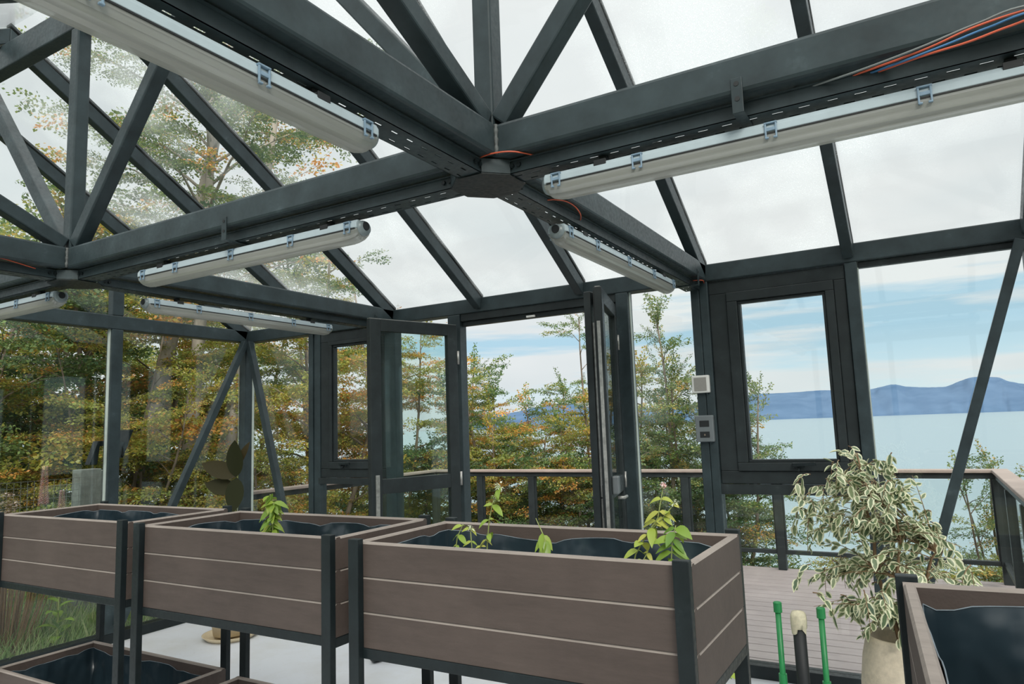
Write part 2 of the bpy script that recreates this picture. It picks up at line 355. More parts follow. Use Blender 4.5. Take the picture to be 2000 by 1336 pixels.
# ---- rafters
front_lb = {-2: 'sloping dark rafter at the gable end, meeting the corner post', -1: 'sloping dark rafter second from the gable, landing above the left casement window',
 0: 'sloping dark rafter landing where the far-left tie beam meets the eave', 1: 'sloping dark rafter landing above the open left door leaf side of the doorway',
 2: 'sloping dark rafter landing above the narrow right door leaf', 3: 'sloping dark rafter landing on the thermostat post corner',
 4: 'sloping dark rafter landing above the right edge of the big casement window', 5: 'sloping dark rafter at the right edge above the leaning brace',
 6: 'sloping dark rafter outside the frame, next to the edge one', 7: 'sloping dark rafter outside the frame, second from edge', 8: 'sloping dark rafter at the hidden far gable'}
rg = 'sloping rafters of the lakeside roof'
zr = lambda y: E - SL * y - .0
for k in range(-2, 9):
    xr = k*S if k > -2 else XW
    if k == 8: xr = XE
    mb = MB()
    # box section below the glass line, right edge on xr
    n = Vector((0, SL, 1)).normalized() * .085   # section depth, square to the slope
    p = [(0.0, zr(0)), (YM+.06, zr(YM+.06)), (YM+.06, zr(YM+.06)-.10), (0.0, zr(0)-.085)]
    p[3] = (-.018, zr(-.018)-.10)
    mb.extr([(y, z) for y, z in p], 0, xr-.06, xr)
    r = mb.build('rafter', M['steel'], bevel=.005)
    tag(r, front_lb[k], 'rafter', rg, 'thing')
    mb = MB(); mb.extr([(.02, zr(.02)+.014), (YM+.06, zr(YM+.06)+.014), (YM+.06, zr(YM+.06)+.030), (.02, zr(.02)+.030)], 0, xr-.05, xr+.004)
    mb.build('glazing_cap', M['alu'], r)
    # rear slope
    mb = MB(); yb0 = YM+.06; q = lambda y: zr(2*YM + .12 - y) 
    mb.extr([(YB, q(YB)), (yb0, q(yb0)), (yb0, q(yb0)-.10), (YB, q(YB)-.10)], 0, xr-.06, xr)
    o = mb.build('rafter', M['steel'], bevel=.005); tag(o, 'sloping dark rafter of the rear roof slope number side %s' % ('near the gable' if k < 0 else 'over the room'), 'rafter', 'rear slope rafters', 'thing')
    o['label'] = '%s rear slope rafter counted from the gable' % ['first', 'second', 'third', 'fourth', 'fifth', 'sixth', 'seventh', 'eighth', 'ninth', 'tenth', 'eleventh'][k+2]
# roof glass: one object per slope, panes split between the rafters
def slope_glass(name, y0, y1, f, lab):
    mb = MB()
    xs = [XW-.02] + [k*S-.03 for k in range(-1, 8)] + [XE]
    for a, b in zip(xs[:-1], xs[1:]):
        mb.extr([(y0, f(y0)+.004), (y1, f(y1)+.004), (y1, f(y1)+.012), (y0, f(y0)+.012)], 0, a+.006, b-.006)
    o = mb.build(name, M['roofglass']); return tag(o, lab, 'glass roof', kind='structure')
slope_glass('ceiling', .10, YM+.05, zr, 'rain-spotted glass panes of the roof slope above the lake side')
slope_glass('ceiling_rear', YM+.07, YB-.1, lambda y: zr(2*YM+.12-y), 'glass panes of the rear roof slope')
# ---- king posts and struts
kp = {0: 'upright dark king post standing on the far-left truss joint', 2.55: 'upright dark king post standing on the central truss joint', 5.1: 'upright dark king post of the right truss out of frame'}
for x in NX:
    c = (x-.055, YM+.055)
    beam('king_post', MB().box(c[0]-.036, c[0]+.036, c[1]-.036, c[1]+.036, E, 3.715), kp[x], 'post', 'king posts')
nmx = {0: 'far-left', 2.55: 'central', 5.1: 'out-of-frame right'}
for x in NX:
    c = (x-.055, YM+.055); d = 1.06
    beam('strut', MB().bar((c[0]+.05, c[1], E+.02), (c[0]+d, c[1], 3.72), .07, .07, (0, 1, 0)), 'dark diagonal strut leaning right from the %s truss joint' % nmx[x], 'strut', 'roof struts')
    beam('strut', MB().bar((c[0]-.05, c[1], E+.02), (c[0]-d, c[1], 3.72), .07, .07, (0, 1, 0)), 'pale-lit diagonal strut leaning left from the %s truss joint' % nmx[x], 'strut', 'roof struts')
    if x < 5: beam('strut', MB().bar((c[0], c[1]-.05, E+.02), (c[0], c[1]-1.42, E+.66), .07, .07, (1, 0, 0)), 'dark strut rising towards the rear slope from the %s truss joint' % nmx[x], 'strut', 'roof struts')

# ---- wall posts
def post(x0, x1, y0, y1, z0, z1, label, seals=()):
    mb = MB().box(x0, x1, y0, y1, z0, z1)
    o = mb.build('wall_post', M['steel'], bevel=.005)
    for b_ in seals: MB().box(*b_, z0, z1).build('glass_seal', M['seal'], o)
    return tag(o, label, 'post', 'wall posts', 'thing')
post(-1.83, -1.745, -.045, .06, 0, E-BH, 'dark corner post of the glasshouse between the two slanting braces', [(-1.744, -1.738, .03, .05), (-1.835, -1.8305, -.05, -.046)])
post(-.98, -.925, 0, .09, .075, E-BH, 'pale-edged outer post left of the left casement window')
post(-.923, -.85, .012, .09, .075, E-BH, 'dark inner post touching the left casement window frame')
post(-.11, 0, 0, .09, .075, E-BH, 'dark wall post hidden behind the open left door leaf')
post(.53, .645, 0, .09, .075, E-BH, 'dark post forming the left jamb of the doorway')
post(1.925, 2.012, 0, .09, .075, E-BH, 'dark post forming the right jamb of the doorway', [(2.0125, 2.018, .03, .052)])
post(2.44, 2.495, .0, .09, .075, E-BH, 'dark post carrying the white thermostat and switch box')
post(2.497, 2.55, .0, .09, .075, E-BH, 'dark post beside the thermostat post, against the big casement')
post(3.345, 3.41, 0, .09, .075, E-BH, 'dark post to the right of the big casement window behind the variegated fig', [(3.4105, 3.416, .03, .052)])
post(4.19, 4.25, 0, .09, .075, E-BH, 'dark post at the right edge where the leaning brace ends')
for k in (6, 7, 8): post(k*S-.06, k*S, 0, .09, .075, E-BH, 'dark lake-side wall post out of the photo, %s beyond its right edge' % {6: 'first', 7: 'second', 8: 'third'}[k])
post(XW-.075, XW, -1.285, -1.195, .075, E-BH, 'tall dark post in the gable wall in front of the thickest trees', [(XW-.050, XW-.02, -1.292, -1.2855)])
def gz(y): return zr(y) if y > YM+.06 else zr(2*YM+.12-y)
beam('gable_post', MB().box(XW-.075, XW, -1.285, -1.195, E, gz(-1.24)-.1), 'short dark gable post above the gable wall beam')
for y in (-2.55, -3.85): post(XW-.075, XW, y-.045, y+.045, .075, E-BH, 'dark gable wall post out of the photo, %s beyond its left edge' % {-2.55: 'first', -3.85: 'second'}[y])
ORD = ['first', 'second', 'third', 'fourth', 'fifth', 'sixth', 'seventh', 'eighth', 'ninth', 'tenth', 'eleventh']
for k in range(-2, 9): post(max(k*S-.06, XW), max(k*S, XW+.06), YB-.09, YB, .075, E-BH, '%s dark rear wall post counted from the gable' % ORD[k+2])
# ---- braces
def brace(p0, p1, label, w_=.055, h_=.055, side=(0, 1, 0)):
    return beam('brace', MB().bar(p0, p1, w_, h_, side), label, 'brace', 'slanting wall braces', .004)
brace((-1.715, -.03, 2.385), (-1.02, -.03, .10), 'slanting dark brace in the lake-side wall, right of the corner post')
brace((-1.735, -.06, 2.385), (-1.735, -1.19, .12), 'slanting dark brace in the gable wall, left of the corner post', side=(1, 0, 0))
brace((4.178, -.025, 2.385), (3.44, -.025, .10), 'leaning dark brace near the right edge rising behind the variegated fig', .05, .05)

# ---- fixed glazing
wn = [0]
def pane(x0, x1, z0, z1, label, y=.052, mat='glass'):
    wn[0] += 1
    mb = MB().box(x0, x1, y, y+.008, z0, z1)
    o = mb.build('window_%d' % wn[0], M[mat]); return tag(o, label, 'window', kind='structure')
pane(-1.74, -.98, .075, E-BH, 'fixed glass pane between the corner post and the left casement')
pane(-.85, -.11, .075, 1.09, 'low glass pane under the left casement window')
pane(0, .53, .075, E-BH, 'fixed glass pane between left casement and doorway')
pane(2.012, 2.44, .075, E-BH, 'tall narrow glass pane right of the doorway')
pane(2.55, 3.345, .075, 1.06, 'low glass pane under the big casement window')
pane(3.41, 4.19, .075, E-BH, 'large fixed glass pane crossed by the leaning brace')
for k in (5, 6, 7): pane(k*S, (k+1)*S-.06, .075, E-BH, 'lake-side glass pane out of frame')
def paneY(y0, y1, z0, z1, label, x=XW-.05):
    wn[0] += 1
    o = MB().box(x, x+.008, y0, y1, z0, z1).build('window_%d' % wn[0], M['glass']); return tag(o, label, 'window', kind='structure')
paneY(-1.195, -.045, .075, E-BH, 'gable wall glass pane crossed by a slanting brace')
paneY(-2.505, -1.285, .075, E-BH, 'gable wall glass pane at the left edge')
paneY(-3.805, -2.595, .075, E-BH, 'gable wall glass pane left of the frame')
mb = MB(); mb.extr([(0, E), (YM, 3.9), (YB, E)], 0, XW-.05, XW-.042); wn[0] += 1
tag(mb.build('window_%d' % wn[0], M['glass']), 'triangular glass of the gable above the wall beam', 'window', kind='structure')
# thin aluminium beads that edge the panes
def bead(name, boxes, label):
    mb = MB()
    for b_ in boxes: mb.box(*b_)
    return tag(mb.build(name, M['alu'], bevel=.002), label, 'trim', kind='structure')
bead('trim_4', [(2.50, 3.36, .01, .045, 1.06, 1.12)], 'dark transom bar under the big casement window')
bead('trim_5', [(-.86, -.08, .0, .045, 1.09, 1.14)], 'dark transom bar under the left casement window')
bead('trim_6', [(.645, 1.925, .012, .08, 2.335, E-BH), (.645, 1.925, .035, .08, 2.30, 2.335)], 'dark lintel frame over the open doorway')
bead('trim_7', [(4.19-.78, 4.19, .03, .07, E-BH-.035, E-BH)], 'thin dark glazing bead under the eave at the right')
tag(MB().box(1.22, 1.29, .018, .034, 2.303, 2.318).build('door_catch', M['white'], bevel=.002), 'small white catch fixed under the doorway lintel', 'catch', kind='thing')

# ---- casement windows
def casement(n, x0, x1, z0, z1, glass, sash, label, hx):
    gx0, gx1, gz0, gz1 = glass; sx0, sx1, sz0, sz1 = sash
    root = bpy.data.objects.new('window_%d' % n, None); C.objects.link(root); root.location = ((x0+x1)/2, 0, z0)
    tag(root, label, 'window', kind='structure'); lc = root.location
    def ring(a, b, y0, y1):
        mb = MB(); mb.box(a[0], a[1], y0, y1, a[2], b[2]); mb.box(a[0], a[1], y0, y1, b[3], a[3])
        mb.box(a[0], b[0], y0, y1, b[2], b[3]); mb.box(b[1], a[1], y0, y1, b[2], b[3]); return mb
    local(ring((x0, x1, z0, z1), (sx0, sx1, sz0, sz1), .020, .085), lc).build('window_frame', M['alu'], root, bevel=.004)
    st = ring((sx0, sx1, sz0, sz1), (gx0-.018, gx1+.018, gz0-.018, gz1+.018), .005, .07)
    sashob = local(st, lc).build('sash', M['alu'], root, bevel=.004)
    local(ring((gx0-.018, gx1+.018, gz0-.018, gz1+.018), (gx0, gx1, gz0, gz1), .018, .06), lc).build('glazing_bead', M['alu'], sashob, bevel=.004)
    local(MB().box(gx0, gx1, .036, .044, gz0, gz1), lc).build('pane', M['glass'], root)
    hz = (sz0 + gz0) / 2
    h = local(MB().box(hx-.035, hx+.03, -.012, .005, hz-.014, hz+.014), lc).build('handle', M['black_steel'], root, bevel=.003)
    mb = MB().bar((hx-.03, -.026, hz+.004), (hx+.095, -.040, hz+.010), .012, .020, (0, 1, 0)); mb.box(hx-.028, hx-.006, -.03, -.01, hz-.01, hz+.012); mb.tube([(hx, -.012, hz-.02), (hx, -.03, hz-.028)], .008, 8)
    local(mb, lc).build('lever', M['black_steel'], h, bevel=.002)
    return root
casement(20, 2.552, 3.343, 1.122, 2.385, (2.742, 3.212, 1.268, 2.225), (2.66, 3.278, 1.20, 2.302), 'big dark-framed casement window looking onto the lake', 3.01)
casement(21, -.848, -.112, 1.142, 2.385, (-.688, -.23, 1.293, 2.253), (-.746, -.17, 1.215, 2.303), 'dark-framed casement window left of the doorway, partly behind the open door', -.56)

# ---- doors
def door(n, hinge, free, label, zt=2.30, side=1, zmid=(1.09, 1.19)):
    h = Vector((*hinge, 0)); f = Vector((*free, 0)); d = (f - h); Lw = d.length; ang = math.atan2(d.y, d.x)
    root = bpy.data.objects.new('door_%d' % n, None); C.objects.link(root); root.location = h; root.rotation_euler = (0, 0, ang)
    tag(root, label, 'door', kind='structure')
    t = .045; y0, y1 = -t/2, t/2; sw = .085
    MB().box(0, sw, y0, y1, .015, zt).build('stile', M['alu'], root, bevel=.004)
    MB().box(Lw-sw, Lw, y0, y1, .015, zt).build('stile', M['alu'], root, bevel=.004)
    MB().box(sw, Lw-sw, y0, y1, zt-.085, zt).build('top_rail', M['alu'], root, bevel=.004)
    MB().box(sw, Lw-sw, y0, y1, zmid[0], zmid[1]).build('mid_rail', M['alu'], root, bevel=.004)
    MB().box(sw, Lw-sw, y0, y1, .015, .16).build('bottom_rail', M['alu'], root, bevel=.004)
    MB().box(sw, Lw-sw, -.004, .004, zmid[1], zt-.085).build('pane', M['doorglass'], root)
    MB().box(sw, Lw-sw, -.004, .004, .16, zmid[0]).build('pane', M['doorglass'], root)
    MB().box(Lw-.03, Lw-.001, y0-.004, y0, .02, zt-.02).build('edge_seal', M['chrome'] if side < 0 else M['dark'], root)
    MB().box(0, Lw, y0+.008, y1-.008, zt, zt+.004).build('top_edge', M['chrome'], root)
    mb = MB()
    for z in (.3, 1.15, 2.05): mb.tube([(-.006, side*t/2, z-.05), (-.006, side*t/2, z+.05)], .010, 10)
    mb.build('hinge', M['chrome'], root, smooth=True)
    return root, Lw
d1, Lw = door(1, (.63, -.045), (.385, -.745), 'left leaf of the glazed double door, swung open into the room', side=1)
MB().box(Lw-.06, Lw-.03, .0226, .03, 0.93, 1.22).build('lock_plate', M['chrome'], d1, bevel=.001)
mb = MB().box(Lw-.075, Lw-.02, -.05, -.02, .004, .02); mb.tube([(Lw-.04, -.03, .012), (Lw-.15, -.05, .014)], .010, 8)
mb.build('drop_bolt', M['chrome'], d1, bevel=.001)
d2, Lw2 = door(2, (1.925, -.05), (2.110, -.735), 'narrow-looking right door leaf, opened edge-on to the viewer', side=1)
MB().box(Lw2-.001, Lw2+.006, -.012, .008, .05, 2.1).build('edge_strip', M['chrome'], d2, bevel=.001)
MB().box(Lw2-.09, Lw2-.035, .0226, .062, 1.12, 1.22).build('lock_case', M['grey_pl'], d2, bevel=.008)
mb = MB().tube([(Lw2-.06, .05, 1.10), (Lw2-.06, .085, 1.10), (Lw2-.14, .09, 1.10)], .009, 10)
mb.build('handle', M['chrome'], d2, smooth=True)
mb = MB().box(Lw2-.075, Lw2-.045, -.035, -.0226, .99, 1.17); mb.tube([(Lw2-.06, -.03, 1.10), (Lw2-.06, -.09, 1.10), (Lw2-.15, -.095, 1.095)], .010, 10)
mb.build('handle', M['alu'], d2, smooth=False)

# second, folded leaf behind the right one (its pale hinge strip shows between them)
d3 = bpy.data.objects.new('door_3', None); C.objects.link(d3); d3.location = (2.03, -.66, 0); tag(d3, 'slim folded door stile standing beside the edge-on right leaf', 'door', kind='structure')
MB().box(-.022, .022, -.05, .03, .015, 2.285).build('stile', M['alu'], d3, bevel=.005)
MB().box(.0225, .034, -.035, -.025, .05, 2.10).build('hinge', M['chrome'], d3)

# ---- thermostat, switch box
t = thing('thermostat', 'small white box thermostat high on the post beside the big casement', 'thermostat', (2.474, -.0, 1.739))
MB().box(-.055, .055, -.030, 0, -.055, .055).build('case', M['white'], t, bevel=.006)
MB().box(-.040, .038, -.033, -.029, -.042, .042).build('grille', M['screen'], t, bevel=.002)
t = thing('switch_box', 'grey double switch box on the post below the white thermostat', 'switch', (2.482, 0, 1.462))
MB().box(-.058, .056, -.030, 0, -.082, .082).build('case', M['grey_pl'], t, bevel=.006)
MB().box(-.030, .030, -.033, -.029, .012, .050).build('switch', M['dark'], t, bevel=.002)
MB().box(-.030, .030, -.033, -.029, -.055, -.018).build('switch', M['dark'], t, bevel=.002)
MB().box(-.004, .004, -.0345, -.032, -.043, -.033).build('indicator', M['barkd'], t)
# ---- outside floodlight on the gable post
t = thing('floodlight', 'black wedge-shaped floodlight fixed outside the gable wall post', 'lamp', (XW-.12, -1.17, 1.5))
mb = MB(); mb.extr([(-.0, .10), (.13, .10), (.05, -.12), (-.0, -.12)], 0, -.05, .04); mb.build('lamp_head', M['black_steel'], t, bevel=.004)
MB().box(-.02, .02, -.12, .001, -.02, .02).build('arm', M['black_steel'], t, bevel=.003)
mb = MB(); mb.extr([(-.20, -.16), (-.14, -.16), (-.12, .02), (-.14, .02)], 0, -.05, .02); mb.build('visor', M['black_steel'], t, bevel=.003)

# ---- slotted channels under the beams
ZC = 2.339; CH = .043; CW = .09
def channel(axis, a, b, c, label):
    """axis 0: along x at y=c ; axis 1: along y at x=c. near wall faces the viewer side."""
    mb = MB()
    sgn = -1 if axis == 0 else 1
    def bx(t0, t1, u0, u1, z0, z1):
        u0, u1 = c + sgn*u0, c + sgn*u1; lo, hi = min(u0, u1), max(u0, u1)
        if axis == 0: mb.box(t0, t1, lo, hi, z0, z1)
        else: mb.box(lo, hi, t0, t1, z0, z1)
    # wall, lips, slotted bottom   (u positive = towards viewer)
    bx(a, b, CW/2-.002, CW/2, ZC, ZC+CH)
    bx(a, b, CW/2, CW/2+.007, ZC+CH-.004, ZC+CH)
    bx(a, b, -CW/2, -CW/2+.002, ZC, ZC+.012)
    z0, z1 = ZC, ZC+.002
    rows = [(-.045, -.030), (-.030, -.023, .0), (-.023, .012), (.012, .019, .03), (.019, .045)]
    for r in rows:
        if len(r) == 2: bx(a, b, r[0], r[1], z0, z1)
        else:
            t = a - .06 + r[2]
            while t < b:
                s0, s1 = max(a, t), min(b, t + .04)
                if s1 > s0: bx(s0, s1, r[0], r[1], z0, z1)
                t += .068
    o = mb.build('cable_channel', M['steel']); return tag(o, label, 'cable channel', 'slotted cable channels', 'thing')
G = .105; yk = YM+.055; yc = YM+.093; DX = .093
channel(0, -DX+G, 2.55-DX-G, yc, 'slotted cable channel between the far-left and central joint plates')
channel(0, 2.55-DX+G, 5.1-DX-G, yc, 'slotted cable channel running right from the central joint plate')
channel(0, XW+.01, -DX-G, yc, 'slotted cable channel left of the far-left joint plate')
channel(1, yc+G, -.003, 2.55-DX, 'slotted cable channel from the central plate to the thermostat post')
channel(1, yc+G, -.003, -DX, 'slotted cable channel from the far-left plate to the lake-side wall')
channel(1, YB, yc-G, 2.55-DX, 'slotted cable channel leading from the central plate to the upper left')
channel(1, YB, yc-G, -DX, 'slotted cable channel behind the far-left plate at the left edge')
for x, lb in ((-DX, 'dark octagonal joint plate below the far-left truss joint'), (2.55-DX, 'dark octagonal joint plate below the central truss joint'), (5.1-DX, 'dark octagonal joint plate out of frame')):
    t = thing('joint_plate', lb, 'joint plate', (x, yc, ZC), 'octagonal joint plates')
    pts = []
    R_, c_ = .118, .050
    for a, b in ((R_, -c_), (R_, c_), (c_, R_), (-c_, R_), (-R_, c_), (-R_, -c_), (-c_, -R_), (c_, -R_)): pts.append((a, b))
    mb = MB(); n = 8
    mb.add([(a, b, -.006) for a, b in pts] + [(a, b, -.002) for a, b in pts], [tuple(range(7, -1, -1)), tuple(range(8, 16))] + [(i, (i+1) % 8, 8+(i+1) % 8, 8+i) for i in range(8)])
    mb.build('plate', M['black_steel'], t)
    for i in (1, 3, 5, 7):
        p, q = Vector((*pts[i], 0)), Vector((*pts[(i+1) % 8], 0)); MB().bar(p + Vector((0, 0, .022)), q + Vector((0, 0, .022)), .004, .046).build('corner_wall', M['steel'], t)
    mb = MB()
    for dx, dy in ((.125, -CW/2-.004), (.15, -CW/2-.004), (-.125, -CW/2-.004), (-.15, -CW/2-.004)):
        MB().tube([(dx, dy+.004, .024), (dx, dy-.004, .024)], .008, 6).build('bolt', M['black_steel'], t)
    for dx, dy in ((CW/2+.004, .125), (CW/2+.004, .15), (CW/2+.004, -.125), (CW/2+.004, -.15)):
        MB().tube([(dx-.004, dy, .024), (dx+.004, dy, .024)], .008, 6).build('bolt', M['black_steel'], t)
# ---- hanging brackets
def bracket(axis, pos, label):
    t = thing('hanger_bracket', label, 'bracket', (0, 0, 0), 'channel hanger brackets')
    mb = MB(); w2 = .015
    if axis == 0:
        y = YM; mb.box(pos-w2, pos+w2, y-.004, y, ZC-.003, 2.432); mb.box(pos-w2, pos+w2, y-.004, yc+.03, ZC-.006, ZC-.002)
        hl = MB().tube([(pos, y-.0045, 2.415), (pos, y-.0055, 2.415)], .007, 10); hl.tube([(pos, y-.0045, 2.372), (pos, y-.0055, 2.372)], .007, 10)
        t.location = (pos, y, ZC)
    else:
        x = pos[0]+DX; yy = pos[1]; mb.box(x, x+.004, yy-w2, yy+w2, ZC-.003, 2.432); mb.box(pos[0]-.04, x+.004, yy-w2, yy+w2, ZC-.006, ZC-.002)
        hl = MB().tube([(x+.0045, yy, 2.415), (x+.0055, yy, 2.415)], .007, 10); hl.tube([(x+.0045, yy, 2.372), (x+.0055, yy, 2.372)], .007, 10)
        t.location = (x, yy, ZC)
    local(mb, t.location).build('strap', M['steel'], t, bevel=.001); local(hl, t.location).build('screw_hole', M['dark'], t)
bracket(0, 3.315, 'L-shaped hanger bracket on the beam to the right of centre')
bracket(0, 1.21, 'L-shaped hanger bracket on the long beam above the left hanging lamp')
bracket(0, -.0+4.6, 'L-shaped hanger bracket outside the frame')
bracket(1, (2.55-DX, -.20), 'L-shaped hanger bracket near the thermostat post')
bracket(1, (-DX, -.22), 'L-shaped hanger bracket near the top of the open left door')
bracket(1, (-DX, -2.9), 'L-shaped hanger bracket at the left edge beside the far-left joint')

# ---- fluorescent fixtures
def fixture_mesh():
    Lh = .715; prof_h = [(-.040, .0), (-.040, .020), (-.032, .034), (.032, .034), (.040, .020), (.040, .0)]
    prof_d = []
    nseg = 30
    for i in range(nseg+1):
        a = PI * i / nseg; r = 1 + (.016 if i % 3 == 1 else 0)
        prof_d.append((-.039*math.cos(a)*r, -.046*abs(math.sin(a))**.72*r - .001))
    return Lh, prof_h, prof_d
def fixture(x, y, rz, label, half=.715):
    z = 2.280
    t = thing('hanging_lamp', label, 'lamp', (x, y, z), 'long hanging tube lamps', rz)
    Lh, ph, pd = fixture_mesh(); Lh = half
    MB().extr(ph, 0, -Lh, Lh).build('housing', M['housing'], t, bevel=.004)
    MB().box(-Lh+.01, Lh-.01, -.0412, .0412, -.0025, .0015).build('gasket', M['dark'], t)
    # diffuser with rounded ends
    mb = MB(); rings = []
    xs = [(-Lh+.002, .55), (-Lh+.015, .80), (-Lh+.035, .94), (-Lh+.06, 1.0), (Lh-.06, 1.0), (Lh-.035, .94), (Lh-.015, .80), (Lh-.002, .55)]
    n = len(pd)
    vs = [(xx, u*(.82+.18*s_), v*s_) for xx, s_ in xs for u, v in pd]; fs = []
    for i in range(len(xs)-1):
        for j in range(n-1): fs.append((i*n+j, i*n+j+1, (i+1)*n+j+1, (i+1)*n+j))
    fs += [tuple(range(n)), tuple(range((len(xs)-1)*n+n-1, (len(xs)-1)*n-1, -1))]
    mb.add(vs, fs).build('diffuser', M['diffuser'], t)
    MB().box(-Lh+.03, Lh-.03, -.028, .028, -.010, -.004).build('gear_tray', M['white'], t, bevel=.002)
    for u in (-.016, .016):
        MB().tube([(-Lh+.06, u, -.024), (Lh-.06, u, -.024)], .0085, 12).build('lamp_tube', M['white'], t, smooth=True)
    for e in (-1, 1):
        mb = MB().lathe([(.0, .012), (.028, .012), (.033, .002), (.033, -.020), (.025, -.03), (0, -.03)], n=20)
        mb.v = [(e*(Lh+p[2]), p[0], p[1]*.9+.005) for p in mb.v]
        c_ = mb.build('end_cap', M['endcap'], t, smooth=True)
        hb = MB().lathe([(0, .016), (.016, .016), (.018, .010)], n=16); hb.v = [(e*(Lh+p[2]), p[0], p[1]+.012) for p in hb.v]
        hb.build('cable_hole', M['dark'], c_)
    for xx in (-Lh+.045, -.40, -.02, .34, Lh-.045):
        for sd in (-1, 1):
            mb = MB(); y0 = sd*.0405
            def yb(a_, b_): return (min(y0+sd*a_, y0+sd*b_), max(y0+sd*a_, y0+sd*b_))
            for e_ in (-1, 1): mb.box(xx+e_*.0135-.0025, xx+e_*.0135+.0025, *yb(0, .005), -.014, .026)
            mb.box(xx-.013, xx+.013, *yb(0, .004), .004, .014)
            mb.box(xx-.017, xx+.017, *yb(-.006, .006), .024, .029)
            mb.box(xx-.016, xx-.006, *yb(0, .008), -.018, -.013); mb.box(xx+.006, xx+.016, *yb(0, .008), -.018, -.013)
            mb.build('latch', M['latch'], t, bevel=.0015)
    for xx in (-.52, .52):
        mb = MB().box(xx-.018, xx+.018, -.030, .030, .034, .040); mb.box(xx-.012, xx+.012, -.012, .012, .040, .0585); mb.box(xx-.020, xx+.020, -.040, -.036, .022, .040)
        mb.build('mounting_clip', M['dark'], t, bevel=.001)
    return t
fixture(2.47, -1.25, PI/2, 'long tube lamp hanging from the centre towards the thermostat post')
fixture(3.405, yc, 0, 'long tube lamp at upper right, hanging under the beam with red and blue wires')
fixture(2.47, -3.79, PI/2, 'large out-of-focus tube lamp crossing the upper left corner')
fixture(1.205, yc, 0, 'long tube lamp under the beam between the two truss joints', .69)
fixture(-.09, -1.36, PI/2, 'tube lamp ending above the left casement window')
fixture(-.945, yc, 0, 'tube lamp cut off by the left edge of the photo')
# ---- wires
def wire(pts, r, mat, label, group='loose wires on the channels'):
    P = [Vector(p) for p in pts]; res = []
    for i in range(len(P)-1):
        a, b, c_, d = P[max(i-1, 0)], P[i], P[i+1], P[min(i+2, len(P)-1)]
        for k in range(6):
            t_ = k/6; res.append(.5*((2*b) + (c_-a)*t_ + (2*a-5*b+4*c_-d)*t_*t_ + (3*b-a-3*c_+d)*t_**3))
    res.append(P[-1]); o = MB().tube(res, r, 6).build('wire', mat, smooth=True)
    return tag(o, label, 'wire', group, 'thing')
ywr = YM-.012
wire([(3.55, yc-.02, 2.385), (3.66, ywr+.03, 2.372), (3.76, ywr, 2.372), (3.86, ywr-.005, 2.392), (3.98, ywr, 2.402), (4.12, ywr, 2.392), (4.3, yc-.02, 2.375)], .0028, M['red'], 'red wire arching over the channel at the upper right edge')
wire([(3.60, yc-.02, 2.38), (3.72, ywr+.01, 2.362), (3.80, ywr-.004, 2.368), (3.88, ywr, 2.384), (4.0, ywr, 2.392), (4.3, yc-.02, 2.37)], .0028, M['blue'], 'blue wire beside the red one at the upper right edge')
wire([(3.62, yc-.02, 2.378), (3.74, ywr+.006, 2.358), (3.84, ywr, 2.362), (3.92, ywr, 2.374), (4.05, ywr, 2.384), (4.3, yc-.02, 2.37)], .0028, M['red'], 'lower orange-red wire drooping at the upper right edge')
wire([(3.45, yc-.02, 2.385), (3.60, ywr+.02, 2.368), (3.74, ywr, 2.378), (3.86, ywr, 2.400), (3.98, ywr, 2.408), (4.3, yc-.02, 2.375)], .0028, M['grey_w'], 'grey wire above the red and blue wires at upper right')
wire([(2.46, YM+.02, 2.380), (2.50, YM-.02, 2.388), (2.56, YM-.026, 2.389), (2.62, YM, 2.388), (2.68, yc-.02, 2.38)], .0026, M['red'], 'short orange wire looping over the central joint plate')
wire([(2.50, -2.10, 2.372), (2.52, -2.07, 2.378), (2.535, -2.0, 2.386), (2.535, -1.92, 2.385), (2.53, -1.86, 2.368), (2.50, -1.80, 2.365)], .0026, M['red'], 'orange wire loop just beyond the central joint plate')
wire([(-.05, -3.2, 2.375), (-.02, -3.0, 2.395), (-.02, -2.85, 2.393), (-.03, -2.68, 2.37)], .0026, M['red'], 'orange wire on the channel at the left edge')
wire([(2.505, -.16, 2.375), (2.55, -.10, 2.380), (2.54, -.03, 2.374)], .0026, M['red'], 'tiny red wire end near the thermostat post')

